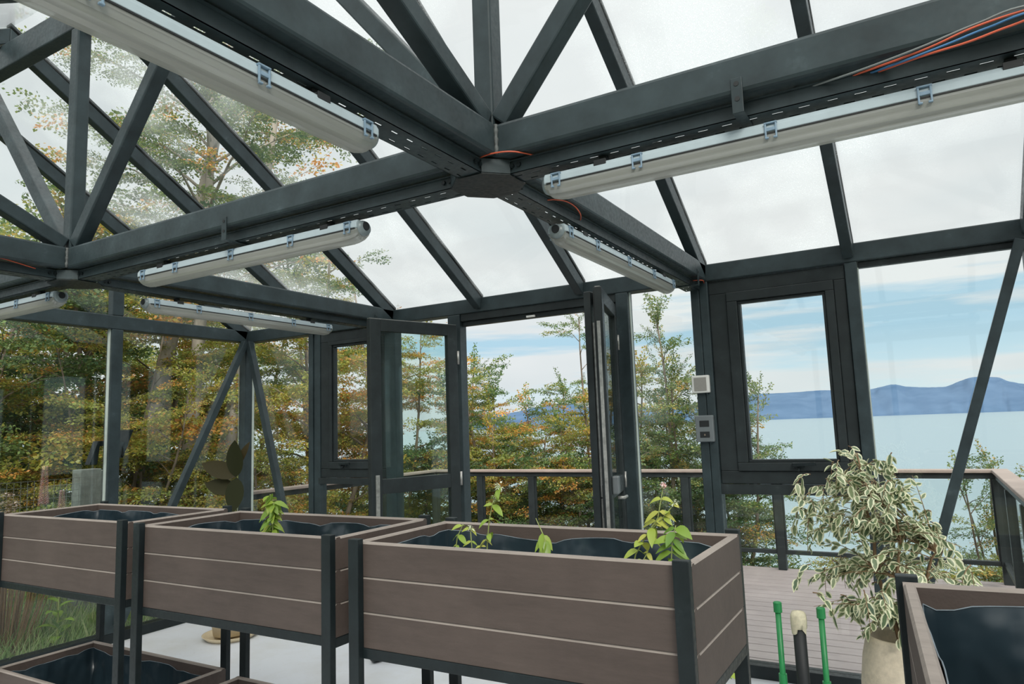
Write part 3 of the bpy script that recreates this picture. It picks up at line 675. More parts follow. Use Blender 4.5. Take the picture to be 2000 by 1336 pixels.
# ================================================================== RAISED PLANTERS
ZT = 1.156; PL = 1.135; PW = .518; HB = .332; PB = .108
def side(mbx, x0, x1, y0, y1, ztop, n=3):
    ch = .006; ax = 0 if (x1-x0) > (y1-y0) else 1; u0, u1 = (y0, y1) if ax == 0 else (x0, x1); a, b = (x0, x1) if ax == 0 else (y0, y1)
    for i in range(n):
        z1 = ztop - i*HB/3; zb_ = z1 - HB/3 + (.0018 if i < n-1 else 0)
        mbx.extr([(u0, zb_), (u1, zb_), (u1, z1-ch), (u1-ch*.8, z1), (u0+ch*.8, z1), (u0, z1-ch)], ax, a, b)
def liner_mesh(x0, x1, y0, y1, ztop, depth, seed):
    rg_ = random.Random(seed); per = []
    n = 34; m_ = 16
    for i in range(n): per.append((x0 + (x1-x0)*i/n, y0, 0, 1))
    for i in range(m_): per.append((x1, y0 + (y1-y0)*i/m_, -1, 0))
    for i in range(n): per.append((x1 - (x1-x0)*i/n, y1, 0, -1))
    for i in range(m_): per.append((x0, y1 - (y1-y0)*i/m_, 1, 0))
    K = len(per); rows = 9; vs = []; fs = []
    ph = [rg_.uniform(0, 6.28) for _ in range(8)]
    for r_ in range(rows+1):
        for j, (x, y, nx, ny) in enumerate(per):
            s_ = j/K*2*PI; tz = r_/rows
            zt_ = ztop - .030 - .010*(1+math.sin(5*s_+ph[0]))*(.5+.5*math.sin(3*s_+ph[1])) - .012*max(0, math.sin(11*s_+ph[2]))**3
            z = zt_ - (depth-.03)*tz
            k_ = .014*(.5+tz) * (1 + math.sin(9*s_+3*tz*2+ph[3]))*.5 + .012*(1+math.sin(15*s_+4*tz+ph[4]))*.5*tz + .003
            vs.append((x+nx*k_, y+ny*k_, z))
    for r_ in range(rows):
        for j in range(K): fs.append((r_*K+j, r_*K+(j+1) % K, (r_+1)*K+(j+1) % K, (r_+1)*K+j))
    cx = sum(v[0] for v in vs)/len(vs); cyy = sum(v[1] for v in vs)/len(vs)
    vs.append((cx, cyy, ztop-depth)); b0 = rows*K
    for j in range(K): fs.append((b0+j, b0+(j+1) % K, len(vs)-1))
    return MB().add(vs, fs)
def planter(x, y, label, seed, rz=0, soil=True, lower=True, length=PL, depth=.22, width=PW):
    t = thing('raised_planter', label, 'planter', (x, y, 0), 'two-tier raised planters', rz); lsh = .012 if width > PW else 0
    th = .024; W_ = width; L_ = length
    for tier, zt_ in ((0, ZT), (1, .385)) if lower else ((0, ZT),):
        nb = 3
        for (a, b, c_, d) in ((0, L_, 0, th), (0, L_, W_-th, W_), (0, th, th, W_-th), (L_-th, L_, th, W_-th)):
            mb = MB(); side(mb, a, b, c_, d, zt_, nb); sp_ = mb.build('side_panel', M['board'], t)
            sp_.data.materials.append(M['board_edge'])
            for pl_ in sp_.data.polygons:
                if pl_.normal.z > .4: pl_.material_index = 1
        lm_ = liner_mesh(th, L_-th, th, W_-th, zt_, depth if tier == 0 else .27, seed+tier); ln_ = lm_.build('liner', M['liner'], t, smooth=True)
        edge_glint = [Vector(q_)+Vector((0, 0, .001)) for q_ in lm_.v[:100]]; MB().tube(edge_glint+[edge_glint[0]], .0016, 5, False).build('edge_glint', M['edge_glint'], ln_, smooth=True)  # pale tube added to imitate highlights along the liner's upper edge
        zb = zt_ - HB
        mb = MB().box(.03, L_-.03, -.004, .022, zb-.034, zb-.001); mb.box(.03, L_-.03, W_-.022, W_+.004, zb-.034, zb-.001)
        mb.box(0, .03, .0, W_, zb-.034, zb-.001); mb.box(L_-.03, L_, 0, W_, zb-.034, zb-.001)
        mb.build('frame_rail', M['black_steel'], t, bevel=.003)
        if soil and tier == 0:
            sm = MB(); nx_, ny_ = 20, 9; rg_ = random.Random(seed+9)
            vs = [(.035+(L_-.07)*i/nx_, .035+(W_-.07)*j/ny_, zt_-depth+.075+rg_.uniform(-.008, .008)) for i in range(nx_+1) for j in range(ny_+1)]
            fs = [(i*(ny_+1)+j, (i+1)*(ny_+1)+j, (i+1)*(ny_+1)+j+1, i*(ny_+1)+j+1) for i in range(nx_) for j in range(ny_)]
            sm.add(vs, fs).build('soil', M['soil'], t, smooth=True)
    for (a, c_) in ((0, -.027), (L_-.042, -.027), (0, W_+.0), (L_-.042, W_+.0)):
        MB().box(a-.001-lsh, a+.042-lsh, c_, c_+.027, 0, ZT+.012).build('leg', M['black_steel'], t, bevel=.0025)
    return t
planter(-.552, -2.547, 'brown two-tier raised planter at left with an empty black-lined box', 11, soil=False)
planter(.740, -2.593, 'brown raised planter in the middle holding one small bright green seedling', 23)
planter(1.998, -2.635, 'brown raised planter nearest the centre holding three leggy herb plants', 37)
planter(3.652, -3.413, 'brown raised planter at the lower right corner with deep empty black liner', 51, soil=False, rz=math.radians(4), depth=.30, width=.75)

# ================================================================== PLANTS INDOORS
def leaf_geo(base, direc, up, length, width, droop=.3, fold=.15, seg=4, tone=.5, shape=1.0):
    """one leaf blade: returns verts, quads(3 rows of points: left edge, midrib, right edge)"""
    d = Vector(direc).normalized(); u = Vector(up); s = d.cross(u)
    s = s.normalized() if s.length > 1e-4 else d.orthogonal().normalized(); u = s.cross(d).normalized()
    V = []; ed = []
    for i in range(seg+1):
        t = i/seg; wv = width/2 * (math.sin(PI*min(1, t**.85))**.75 if 0 < t < 1 else .03) * shape
        c = Vector(base) + d*(length*t) - Vector((0, 0, 1))*(droop*length*t*t)
        V += [c - s*wv + u*wv*fold, c, c + s*wv + u*wv*fold]; ed += [1, 0, 1]
        if i in (0, seg): ed[-2] = .8 if i == seg else .3
    F = []
    for i in range(seg):
        b = i*3; F += [(b, b+1, b+4, b+3), (b+1, b+2, b+5, b+4)]
    return V, F, ed, [tone]*len(F)
class Leaves:
    def __init__(s): s.V = []; s.F = []; s.e = []; s.t = []
    def add(s, *a, **k):
        V, F, e_, t_ = leaf_geo(*a, **k); n = len(s.V); s.V += [tuple(v) for v in V]; s.F += [tuple(i+n for i in f) for f in F]; s.e += e_; s.t += t_
    def build(s, name, mat, parent):
        o = npmesh(name, np.array(s.V), np.array(s.F), mat, parent, {'edge': ('POINT', s.e), 'tone': ('FACE', s.t)}, True)
        return o
def loc_shift(o, loc):
    me = o.data; n = len(me.vertices); a = np.empty(n*3, np.float32); me.vertices.foreach_get('co', a); a = a.reshape(-1, 3) - np.array(loc, np.float32); me.vertices.foreach_set('co', a.ravel()); me.update()

# ---- variegated weeping fig in a tall sand pot
rg_ = random.Random(5)
px, py = 3.50, -.80
t = thing('potted_weeping_fig', 'variegated cream and green weeping fig in a tall sandy pot at right', 'potted plant', (px, py, 0))
MB().lathe([(0, 0), (.150, 0), (.172, .06), (.185, .20), (.182, .34), (.168, .45), (.150, .525), (.148, .54), (.136, .545), (.128, .53), (.135, .42), (.0, .42)], n=56).build('pot', M['pot'], t, smooth=True)
MB().lathe([(0, .455), (.136, .45)], n=32).build('soil', M['soil'], t)
stems = [[(px+.0, py, .44), (px-.03, py, .62), (px-.085, py+.01, .82), (px-.075, py, .98), (px-.105, py, 1.12), (px-.105, py+.01, 1.26), (px-.115, py, 1.34)],
         [(px+.02, py-.02, .44), (px+.01, py-.03, .62), (px-.0, py-.05, .80), (px+.03, py-.06, .96), (px+.02, py-.08, 1.10)],
         [(px+.03, py+.02, .44), (px+.07, py+.03, .62), (px+.11, py+.02, .78), (px+.14, py+.02, .88), (px+.16, py, .91)]]
mb = MB()
for i, st in enumerate(stems):
    mb.tube(st, [max(.003, .011 - (.0014 if i == 0 else .002)*j) for j in range(len(st))], 8)
LV = Leaves()
def branch(p0, p1, nl, droop=.06, tw=.0022):
    p0 = Vector(p0); p1 = Vector(p1); pts = []
    for i in range(6):
        t_ = i/5; pts.append(p0.lerp(p1, t_) + Vector((0, 0, math.sin(t_*PI)*.02 - droop*t_*t_)))
    mb.tube(pts, [tw*(1.3-.9*i/5) for i in range(6)], 5)
    for i in range(nl):
        t_ = .12 + .88*(i+rg_.random()*.6)/nl; a = min(4, int(t_*5)); q = pts[a].lerp(pts[min(5, a+1)], t_*5-a) if a < 5 else pts[5]
        dv = (pts[min(5, a+1)] - pts[a]); dv = dv.normalized() if dv.length > 0 else Vector((1, 0, 0))
        sd = dv.cross(Vector((0, 0, 1))).normalized() * (1 if i % 2 else -1)
        dd = dv*.7 + sd*rg_.uniform(.3, 1.0) + Vector((rg_.uniform(-.3, .3), rg_.uniform(-.3, .3), rg_.uniform(-1.1, .35)))
        ln = rg_.uniform(.034, .056)
        LV.add(q, dd, Vector((rg_.uniform(-.9, .9), rg_.uniform(-1.2, .6), 1)), ln, ln*rg_.uniform(.50, .68), droop=rg_.uniform(-.2, .55), fold=rg_.uniform(-.3, .5), tone=rg_.random())
tips = []
for j in range(16):
    a_ = rg_.uniform(0, 6.28); q = stems[rg_.randrange(3)][1]; r_ = rg_.uniform(.08, .19)
    branch(q, (q[0]-.03+math.cos(a_)*r_, q[1]+math.sin(a_)*r_, rg_.uniform(.58, .74)), 8)
for j in range(112):
    h = rg_.random()
    z = .62 + .72*h**.95
    az = rg_.uniform(0, 2*PI)
    # crown widens to the right at mid height
    env = .30*math.sin(PI*min(1, max(0, (1.40-z)/.95)))**.8 + .05
    cxr = px - .10 + (.10 if .72 < z < 1.12 else .0)*math.sin(PI*max(0, min(1, (z-.7)/.42)))
    st = stems[rg_.randrange(3)]
    q = min(st, key=lambda p_: abs(p_[2]-z+.06))
    ex = env * rg_.uniform(.55, 1.15) * (1.0 if math.cos(az) > 0 and .75 < z < 1.1 else .9)
    e_ = (cxr + math.cos(az)*ex, py + math.sin(az)*ex*.85, z + rg_.uniform(-.02, .08))
    branch(q, e_, rg_.randint(10, 14))
    if rg_.random() < .5:
        e2 = (e_[0] + rg_.uniform(-.1, .1), e_[1] + rg_.uniform(-.1, .1), e_[2] - rg_.uniform(.02, .10)); branch(e_, e2, 6)
o = mb.build('stem', M['stemb'], t, smooth=True); loc_shift(o, (px, py, 0))
o = LV.build('foliage', M['ficus'], t); loc_shift(o, (px, py, 0))

# ---- rubber plant behind the left planters
rx, ry = -1.05, -.72
t = thing('potted_rubber_plant', 'rubber plant with big dark bronze leaves behind the left planters', 'potted plant', (rx, ry, 0))
MB().lathe([(0, .03), (.125, .03), (.165, .30), (.178, .31), (.178, .345), (.162, .345), (.155, .30), (0, .30)], n=44).build('pot', M['saucer'], t, smooth=True)
MB().lathe([(0, 0), (.17, 0), (.205, .035), (.195, .035), (.165, .008), (0, .008)], n=44).build('saucer', M['saucer'], t, smooth=True)
MB().lathe([(0, .315), (.156, .31)], n=32).build('soil', M['soil'], t)
MB().tube([(0, 0, .3), (.02, .02, .7), (-.01, .03, 1.0), (.0, .04, 1.14), (.01, .04, 1.22)], [.012, .011, .010, .007, .004], 8).build('stem', M['stemg'], t, smooth=True)
LV = Leaves(); b0 = Vector((.0, .03, 1.08))
for bz, dr, ln, wd, dp, tn_ in ((1.20, (-.95, -.35, .50), .33, .14, .10, .7), (1.20, (.14, -.15, 1), .31, .155, .05, .1), (1.09, (-.95, -.30, .34), .29, .135, .1, .4),
                          (1.27, (.40, .25, .95), .24, .07, .05, 1.0)):
    LV.add((0, .03, bz), dr, (.3, -.9, .5), ln, wd, droop=dp, fold=.12, seg=8, tone=tn_)
LV.add((.05, -.0, 1.20), (-.02, -.12, -1), (.25, -1, .0), .27, .17, droop=0, fold=.05, seg=8, tone=.1)
LV.build('foliage', M['rubberleaf'], t)

# ---- small leafy plant behind the central planter (only its leaf tips peek out)
t = thing('potted_plant', 'low leafy plant on the floor peeking out beside the green stakes', 'potted plant', (2.80, -1.35, 0))
MB().lathe([(0, 0), (.09, 0), (.115, .20), (.12, .22), (.108, .22), (.10, .18), (0, .18)], n=32).build('pot', M['saucer'], t, smooth=True)
LV = Leaves()
for j in range(16):
    a = j*2.4; LV.add((0, 0, .2+.02*j), (math.cos(a), math.sin(a), .5), (0, 0, 1), .17, .05, droop=.6, seg=5, tone=.2+.03*j)
LV.build('foliage', M['mint'], t); MB().tube([(0, 0, .17), (0, 0, .55)], [.006, .003], 6).build('stem', M['stemg'], t)

# ---- herbs in the planters
def herb(name, label, base, stems_, seed, lsize=.041):
    rg = random.Random(seed); t = thing(name, label, 'herb', base, 'herb seedlings in the planters'); mb = MB(); LV = Leaves(); fl = Leaves(); hasf = False
    for pts, spec in stems_:
        P = [Vector(p) - Vector(base) for p in pts]; mb.tube(P, [.0028*(1-.5*i/(len(P)-1)) for i in range(len(P))], 6)
        for (ti, az, el_, ln, tn_) in spec:
            k = min(len(P)-2, int(ti)); q = P[k].lerp(P[k+1], ti-k)
            LV.add(q, (math.cos(az), math.sin(az), el_), (rg.uniform(-.3, .3), -.6, .8), ln*lsize/.05, ln*.52*lsize/.05, droop=rg.uniform(.3, .7), fold=.2, seg=5, tone=tn_)
    mb.build('stem', M['stemg'], t, smooth=True); LV.build('foliage', M['mint'], t); return t
def whorls(n, t0, t1, ln, seed, tone=.5, el=(-.5, .3)):
    rg = random.Random(seed); r = []
    for i in range(n):
        ti = t0 + (t1-t0)*i/max(1, n-1); a = rg.uniform(0, 6.28)
        for s_ in (0, PI): r.append((ti, a+s_+rg.uniform(-.4, .4), rg.uniform(*el), ln*rg.uniform(.7, 1.25), min(1, max(0, tone+rg.uniform(-.3, .3)))))
    return r
zs = ZT-.15
herb('herb_seedling', 'dense bright green seedling in the middle planter', (1.29, -2.36, zs),
     [([(1.29, -2.36, zs), (1.285, -2.36, 1.10), (1.28, -2.355, 1.19), (1.265, -2.35, 1.27)], whorls(18, .2, 2.95, .060, 3, .45)),
      ([(1.30, -2.37, zs), (1.31, -2.375, 1.10), (1.305, -2.37, 1.19), (1.30, -2.36, 1.24)], whorls(16, .2, 2.95, .060, 4, .4)),
      ([(1.27, -2.35, zs), (1.24, -2.345, 1.09), (1.225, -2.34, 1.13)], whorls(4, .5, 1.9, .05, 6, .6))], 3)
herb('herb_seedling', 'leggy flowering herb at the left end of the central planter', (2.29, -2.36, zs),
     [([(2.22, -2.36, zs), (2.215, -2.36, 1.09), (2.225, -2.36, 1.14), (2.25, -2.36, 1.185)], whorls(4, .7, 2.9, .05, 8, .5)),
      ([(2.30, -2.36, zs), (2.285, -2.36, 1.10), (2.28, -2.36, 1.18)], whorls(3, .8, 1.9, .035, 9, .8)),
      ([(2.34, -2.36, zs), (2.345, -2.355, 1.12), (2.355, -2.355, 1.20), (2.375, -2.35, 1.28), (2.395, -2.35, 1.31)], whorls(6, .8, 3.9, .048, 10, .55)),
      ([(2.27, -2.36, zs+.06), (2.31, -2.36, 1.10), (2.345, -2.36, 1.14)], whorls(3, .8, 1.9, .03, 12, .9))], 5)
herb('herb_seedling', 'single-stemmed herb with hanging leaves midway along the central planter', (2.60, -2.37, zs),
     [([(2.60, -2.37, zs), (2.595, -2.37, 1.10), (2.565, -2.365, 1.17), (2.54, -2.36, 1.215)], [(1.6, -1.9, -1.4, .062, .4), (1.7, -.6, -1.6, .060, .3), (1.8, -2.6, -.9, .052, .5), (1.9, .3, -1.0, .05, .6), (2.0, -1.3, -1.2, .058, .45), (.95, 2.8, .0, .035, .6), (.95, -.2, .1, .035, .5)])], 7)
herb('herb_seedling', 'yellowing herb with a pink flower at the right end of the central planter', (2.93, -2.36, zs),
     [([(2.85, -2.36, zs), (2.88, -2.36, 1.12), (2.92, -2.36, 1.18), (2.955, -2.355, 1.23), (2.975, -2.35, 1.32)], whorls(9, .4, 3.6, .055, 14, .85)),
      ([(2.93, -2.36, 1.19), (2.97, -2.35, 1.23), (3.005, -2.35, 1.27)], whorls(4, .5, 1.95, .035, 15, .8)),
      ([(3.00, -2.38, zs), (2.995, -2.38, 1.10), (3.00, -2.37, 1.17), (3.01, -2.36, 1.21)], whorls(11, .2, 2.8, .066, 16, .25)),
      ([(2.90, -2.37, zs), (2.89, -2.37, 1.08), (2.92, -2.36, 1.13)], whorls(4, .5, 1.9, .045, 17, .75))], 9)
# flower heads on the herbs: tiny star flowers
def flower(px_, label, mat, r=.012, n=26):
    rg = random.Random(int(px_[0]*1000)); LV = Leaves()
    for i in range(n):
        a = rg.uniform(0, 6.28); LV.add((rg.uniform(-r, r)*.5, rg.uniform(-r, r)*.5, rg.uniform(-r, r)*.6), (math.cos(a), math.sin(a), rg.uniform(-.6, 1)), (0, 0, 1), r, r*.5, seg=2, tone=rg.random())
    o = LV.build('flower_head', mat, None); o.location = px_; return tag(o, label, 'flower', kind='thing')
M['wpetal'] = leaf_mat('white_petals', [(0, (.60, .68, .42)), (1, (.85, .86, .74))], .3)
flower((2.395, -2.35, 1.315), 'white flower head on the tall herb of the central planter', M['wpetal'], .017, 34)
flower((2.38, -2.35, 1.275), 'lower whitish flower whorl on the same tall herb', M['wpetal'], .013)
flower((2.285, -2.36, 1.175), 'small white flower whorl low at the left herb', M['wpetal'], .012)
flower((2.976, -2.35, 1.325), 'round pink flower head on the yellowing herb', M['petal'], .012, 34)
flower((3.008, -2.35, 1.275), 'pale yellow flower bud beside the pink flower', M['wpetal'], .011)

# ---- stakes
for x, y, zt_, lb in ((3.02, -1.0, .69, 'green plastic stake with cap, left of the black pipe'), (3.20, -1.0, .682, 'green plastic stake with cap, right of the black pipe')):
    t = thing('garden_stake', lb, 'stake', (x, y, 0), 'green garden stakes')
    MB().tube([(0, 0, .0), (0, 0, zt_-.03)], .0125, 14).build('rod', M['green'], t, smooth=True)
    MB().tube([(0, 0, zt_-.045), (0, 0, zt_-.004), (0, 0, zt_)], [.0185, .0185, .014], 16).build('cap', M['green'], t, smooth=False)
    MB().tube([(0, 0, zt_-.37), (0, 0, zt_-.31)], .018, 16).build('sleeve', M['green'], t)
t = thing('foam_topped_pipe', 'black pipe topped with beige foam between the two green stakes', 'pipe', (3.108, -1.0, 0))
MB().tube([(0, 0, 0), (-.004, 0, .625)], .027, 18).build('pipe', M['dark'], t, smooth=True)
rgf = random.Random(2); mb = MB(); nn = 18; vs = []; fs = []
prof = [(.031, .56), (.033, .585), (.034, .615), (.033, .64), (.026, .655), (.0, .66)]
for i, (r_, z_) in enumerate(prof):
    for j in range(nn): 
        jj = r_*(1+.06*math.sin(j*1.9)); vs.append((jj*math.cos(2*PI*j/nn)-.004, jj*math.sin(2*PI*j/nn), z_ + (.05*max(0, math.sin(j*.9+1))-.0 if i == 0 else 0)))
for i in range(len(prof)-1):
    for j in range(nn): fs.append((i*nn+j, i*nn+(j+1) % nn, (i+1)*nn+(j+1) % nn, (i+1)*nn+j))
mb.add(vs, fs).build('foam_top', M['foam'], t, smooth=True)

# ================================================================== OUTSIDE: deck and railing
yd = .10; mb = MB(); pitch = .145
while yd < 3.27: mb.box(-2.05, 4.28, yd+.005, yd+pitch-.006, -.035, -.004); yd += pitch
tag(mb.build('floor_deck', M['deck'], bevel=.004), 'weathered brown plank deck outside the lake-side wall', 'deck', kind='structure')
tag(MB().box(-2.05, 4.28, .11, 3.25, -.20, -.06).build('floor_deck_frame', M['dark']), 'dark frame under the outside deck', 'deck', kind='structure')
YR = 3.189
t = thing('deck_railing', 'glass and dark steel railing with a wooden cap around the deck', 'railing', (1.1, YR, 0)); lc = t.location
def lb_(mb, name, mat, bev=.003): return local(mb, lc).build(name, M[mat], t, bevel=bev)
lb_(MB().box(-2.08, 4.26, YR-.03, YR+.10, .958, .988), 'cap_board', 'cap', .006)
lb_(MB().box(4.13, 4.26, .12, YR-.032, .958, .988), 'cap_board', 'cap', .006)
lb_(MB().box(-2.08, -1.95, .12, YR-.032, .958, .988), 'cap_board', 'cap', .006)
lb_(MB().box(-2.02, 4.20, YR+.0, YR+.05, .905, .957), 'top_rail', 'alu'); lb_(MB().box(-2.02, 4.20, YR+.0, YR+.05, .15, .19), 'bottom_rail', 'alu')
lb_(MB().box(4.15, 4.20, .13, YR-.001, .905, .957), 'top_rail', 'alu'); lb_(MB().box(4.15, 4.20, .13, YR-.001, .15, .19), 'bottom_rail', 'alu')
lb_(MB().box(-2.03, -1.98, .13, YR-.001, .905, .957), 'top_rail', 'alu'); lb_(MB().box(-2.03, -1.98, .13, YR-.001, .15, .19), 'bottom_rail', 'alu')
xp = [4.17, 3.235, 2.30, 1.355, .41, -.545, -1.29, -2.0]
for x in xp: lb_(MB().box(x-.04, x+.04, YR-.02, YR+.06, -.004, .905), 'rail_post', 'alu')
for a, b in zip(xp[1:], xp[:-1]):
    lb_(MB().box(a+.055, b-.055, YR+.022, YR+.030, .20, .895), 'glass_panel', 'glass', 0)
    lb_(MB().box(a+.04, a+.055, YR+.010, YR+.04, .19, .905), 'clamp_strip', 'alu', .002)
    lb_(MB().box(b-.055, b-.04, YR+.010, YR+.04, .19, .905), 'clamp_strip', 'alu', .002)
for xx in (4.175, -2.005):
    for y in (.16, 1.17, 2.18): lb_(MB().box(xx-.035, xx+.035, y-.035, y+.035, -.004, .905), 'rail_post', 'alu')
    for a, b in ((.20, 1.13), (1.21, 2.14), (2.22, 3.15)): lb_(MB().box(xx-.004, xx+.004, a, b, .20, .895), 'glass_panel', 'glass', 0)

# ================================================================== terrain, lake, mountains
def ground_z(x, y):
    z = -.28 + .05*math.sin(x*1.1+y*.7) + .03*math.sin(x*2.7-y*1.9)
    if y > 3.35: z -= (y-3.35)*.44
    if y > 1.0 and x < -2.3: pass
    return max(z, -9.6)
nx_, ny_ = 110, 90; x0, x1, y0, y1 = -40, 45, -12, 26; vs = []; fs = []
for i in range(nx_+1):
    for j in range(ny_+1):
        x = x0+(x1-x0)*i/nx_; y = y0+(y1-y0)*j/ny_; vs.append((x, y, ground_z(x, y)))
for i in range(nx_):
    for j in range(ny_): fs.append((i*(ny_+1)+j, (i+1)*(ny_+1)+j, (i+1)*(ny_+1)+j+1, i*(ny_+1)+j+1))
tag(MB().add(vs, fs).build('ground', M['ground'], smooth=True), 'rough sloping ground around the glasshouse', 'ground', kind='structure')
tag(MB().add([(-9000, 8, -9), (9000, 8, -9), (9000, 5200, -9), (-9000, 5200, -9)], [(0, 1, 2, 3)]).build('lake', M['lake']), 'calm pale turquoise lake beyond the deck', 'lake', kind='structure')
# mountains on the far shore
prof = [(-6000, 150), (-4200, 230), (-2600, 160), (-1500, 190), (-900, 140), (-300, 120)]
camp = np.array([3.68, -4.43])
MM = np.array([[0.862213, -0.498328, 0.090871], [0.505306, 0.858692, -0.085523], [-0.035412, 0.119657, 0.992184]])
sky_px = [(900, 812), (1000, 806), (1060, 792), (1110, 788), (1180, 800), (1290, 796), (1380, 786), (1465, 771), (1510, 768), (1563, 765), (1601, 762), (1622, 762), (1699, 760), (1717, 756), (1745, 750.5), (1770, 754.6), (1808, 756), (1847, 754.6), (1875, 744), (1896, 737), (1924, 735.4), (1952, 737), (1969, 744), (2000, 749), (2100, 742), (2250, 735), (2500, 745)]
ridge = []
for u, v in sky_px:   # ridge line measured as bearings and heights on the far shore, 4.6 km away
    d = MM @ np.array([u-1000, 1373.6, -(v-668)]); k = 4600/np.hypot(d[0], d[1]); ridge.append((camp[0]+d[0]*k, camp[1]+d[1]*k, 1.5+d[2]*k))
rgm = random.Random(4); vs = []; fs = []
fine = []
for i in range(len(ridge)-1):
    for k in range(6):
        t_ = k/6; p_, a, b, q_ = ridge[max(i-1, 0)], ridge[i], ridge[i+1], ridge[min(i+2, len(ridge)-1)]
        fine.append([.5*(2*a[c_]+(b[c_]-p_[c_])*t_+(2*p_[c_]-5*a[c_]+4*b[c_]-q_[c_])*t_*t_+(3*a[c_]-p_[c_]-3*b[c_]+q_[c_])*t_**3) if c_ == 2 else a[c_]+(b[c_]-a[c_])*t_ for c_ in range(3)])
fine.append(list(ridge[-1]))
NR = 9
for i, (x, y, z) in enumerate(fine):
    dx, dy = x-camp[0], y-camp[1]; dd = math.hypot(dx, dy); dx /= dd; dy /= dd
    for j in range(NR):
        t_ = j/(NR-1); back = (t_-.62)*1500
        hgt = -9.2 + (z+9.2)*(math.sin(min(1, t_/.62)*PI/2)**1.1 if t_ <= .62 else 1-.4*(t_-.62)/.38) 
        if 0 < t_ < .5: hgt += 6*math.sin(i*.9+j*2.3) + 7*math.sin(i*.37+j*1.1)
        if j == 0: hgt = -9.2
        vs.append((x+dx*back, y+dy*back, hgt + (rgm.uniform(-.8, .8) if t_ > .55 else 0)))
for i in range(len(fine)-1):
    for j in range(NR-1): fs.append((i*NR+j, (i+1)*NR+j, (i+1)*NR+j+1, i*NR+j+1))
tag(MB().add(vs, fs).build('mountain', M['mountain'], smooth=True), 'mountain range painted haze-blue along the far shore of the lake', 'mountain', kind='structure')

# ================================================================== TREES
rng = np.random.default_rng(12)
def spray_template(rng, kind='fan', leaf=.062, dens=1.0):
    """unit-length flat spray along +X; returns leaf arrays and twig segments"""
    pos = []; ang = []; segs = [((0, 0, 0), (1, 0, 0), .010)]
    nn = 15
    for i in range(nn):
        t = (i+1)/nn; s = 1 if i % 2 else -1
        if kind == 'fan': Ls = .46*math.sin(PI*min(1, .15+.85*(1-t)+.1)**1.0)*rng.uniform(.75, 1.1) + .06; a = s*math.radians(rng.uniform(38, 58))
        elif kind == 'up': Ls = .26*(1-t)+.05; a = s*math.radians(rng.uniform(28, 46))
        else: Ls = .14*(1-t)+.02; a = s*math.radians(rng.uniform(30, 60))
        bx, by = t, 0.0; ex, ey = t+math.cos(a)*Ls, math.sin(a)*Ls
        if kind != 'bare' or Ls > .06: segs.append(((bx, by, 0), (ex, ey, 0), .004))
        nl = max(2, int(Ls/(leaf*.62)*dens)) if kind != 'bare' else 1
        for k in range(nl):
            u = (k+.6)/nl; sd = 1 if k % 2 else -1
            pos.append((bx+(ex-bx)*u, by+(ey-by)*u, 0)); ang.append(a+sd*rng.uniform(.5, 1.0))
    for k in range(int(18*dens)):
        t = (k+.5)/18/dens; sd = 1 if k % 2 else -1; pos.append((t, 0, 0)); ang.append(sd*rng.uniform(.6, 1.1))
    return np.array(pos), np.array(ang), segs, leaf
def leaves_from(tmpl, n, rng, mats, origins, scales, tonebase, tonespread, leafmul=1.0):
    pos, ang, segs, lf = tmpl; K = len(pos)
    L_ = lf*rng.uniform(.8, 1.35, (n, K))*leafmul*1.2
    tilt = rng.uniform(-1.15, 1.15, (n, K)); pit = rng.uniform(-.8, .55, (n, K)); a = ang[None]+rng.uniform(-.25, .25, (n, K))
    d = np.stack([np.cos(a)*np.cos(pit), np.sin(a)*np.cos(pit), np.sin(pit)], -1)
    s = np.stack([-np.sin(a)*np.cos(tilt), np.cos(a)*np.cos(tilt), np.sin(tilt)], -1)
    p = np.broadcast_to(pos[None], (n, K, 3)) + rng.normal(0, 1, (n, K, 3))*np.array([.02, .02, .045])
    # arch the spray: droops towards the tip
    p = p.copy(); p[..., 2] -= .10*p[..., 0]**2
    Lx = L_[..., None]; V = np.stack([p, p+d*Lx*.5+s*Lx*.36, p+d*Lx, p+d*Lx*.5-s*Lx*.36], 2)   # n,K,4,3
    V = V*scales[:, None, None, None]
    V = np.einsum('nij,nkqj->nkqi', mats, V) + origins[:, None, None, :]
    tone = np.clip(tonebase[:, None] + rng.normal(0, tonespread, (n, K)), 0, 1)
    return V.reshape(-1, 3), tone.reshape(-1)
def rotm(dirs, roll):
    """matrices whose x axis is dirs and whose plane stays near level"""
    d = dirs/np.linalg.norm(dirs, axis=1, keepdims=True); up = np.array([0, 0, 1.0])
    s = np.cross(up, d); ln = np.linalg.norm(s, axis=1, keepdims=True); s = np.where(ln > 1e-3, s/np.maximum(ln, 1e-6), np.array([[0, 1.0, 0]]))
    u = np.cross(d, s); c, sn = np.cos(roll)[:, None], np.sin(roll)[:, None]
    s2 = s*c+u*sn; u2 = u*c-s*sn
    return np.stack([d, s2, u2], -1)
T = {}
for q in range(3):
    T['fan', q] = spray_template(rng, 'fan'); T['up', q] = spray_template(rng, 'up', .06); T['bare', q] = spray_template(rng, 'bare', .05)
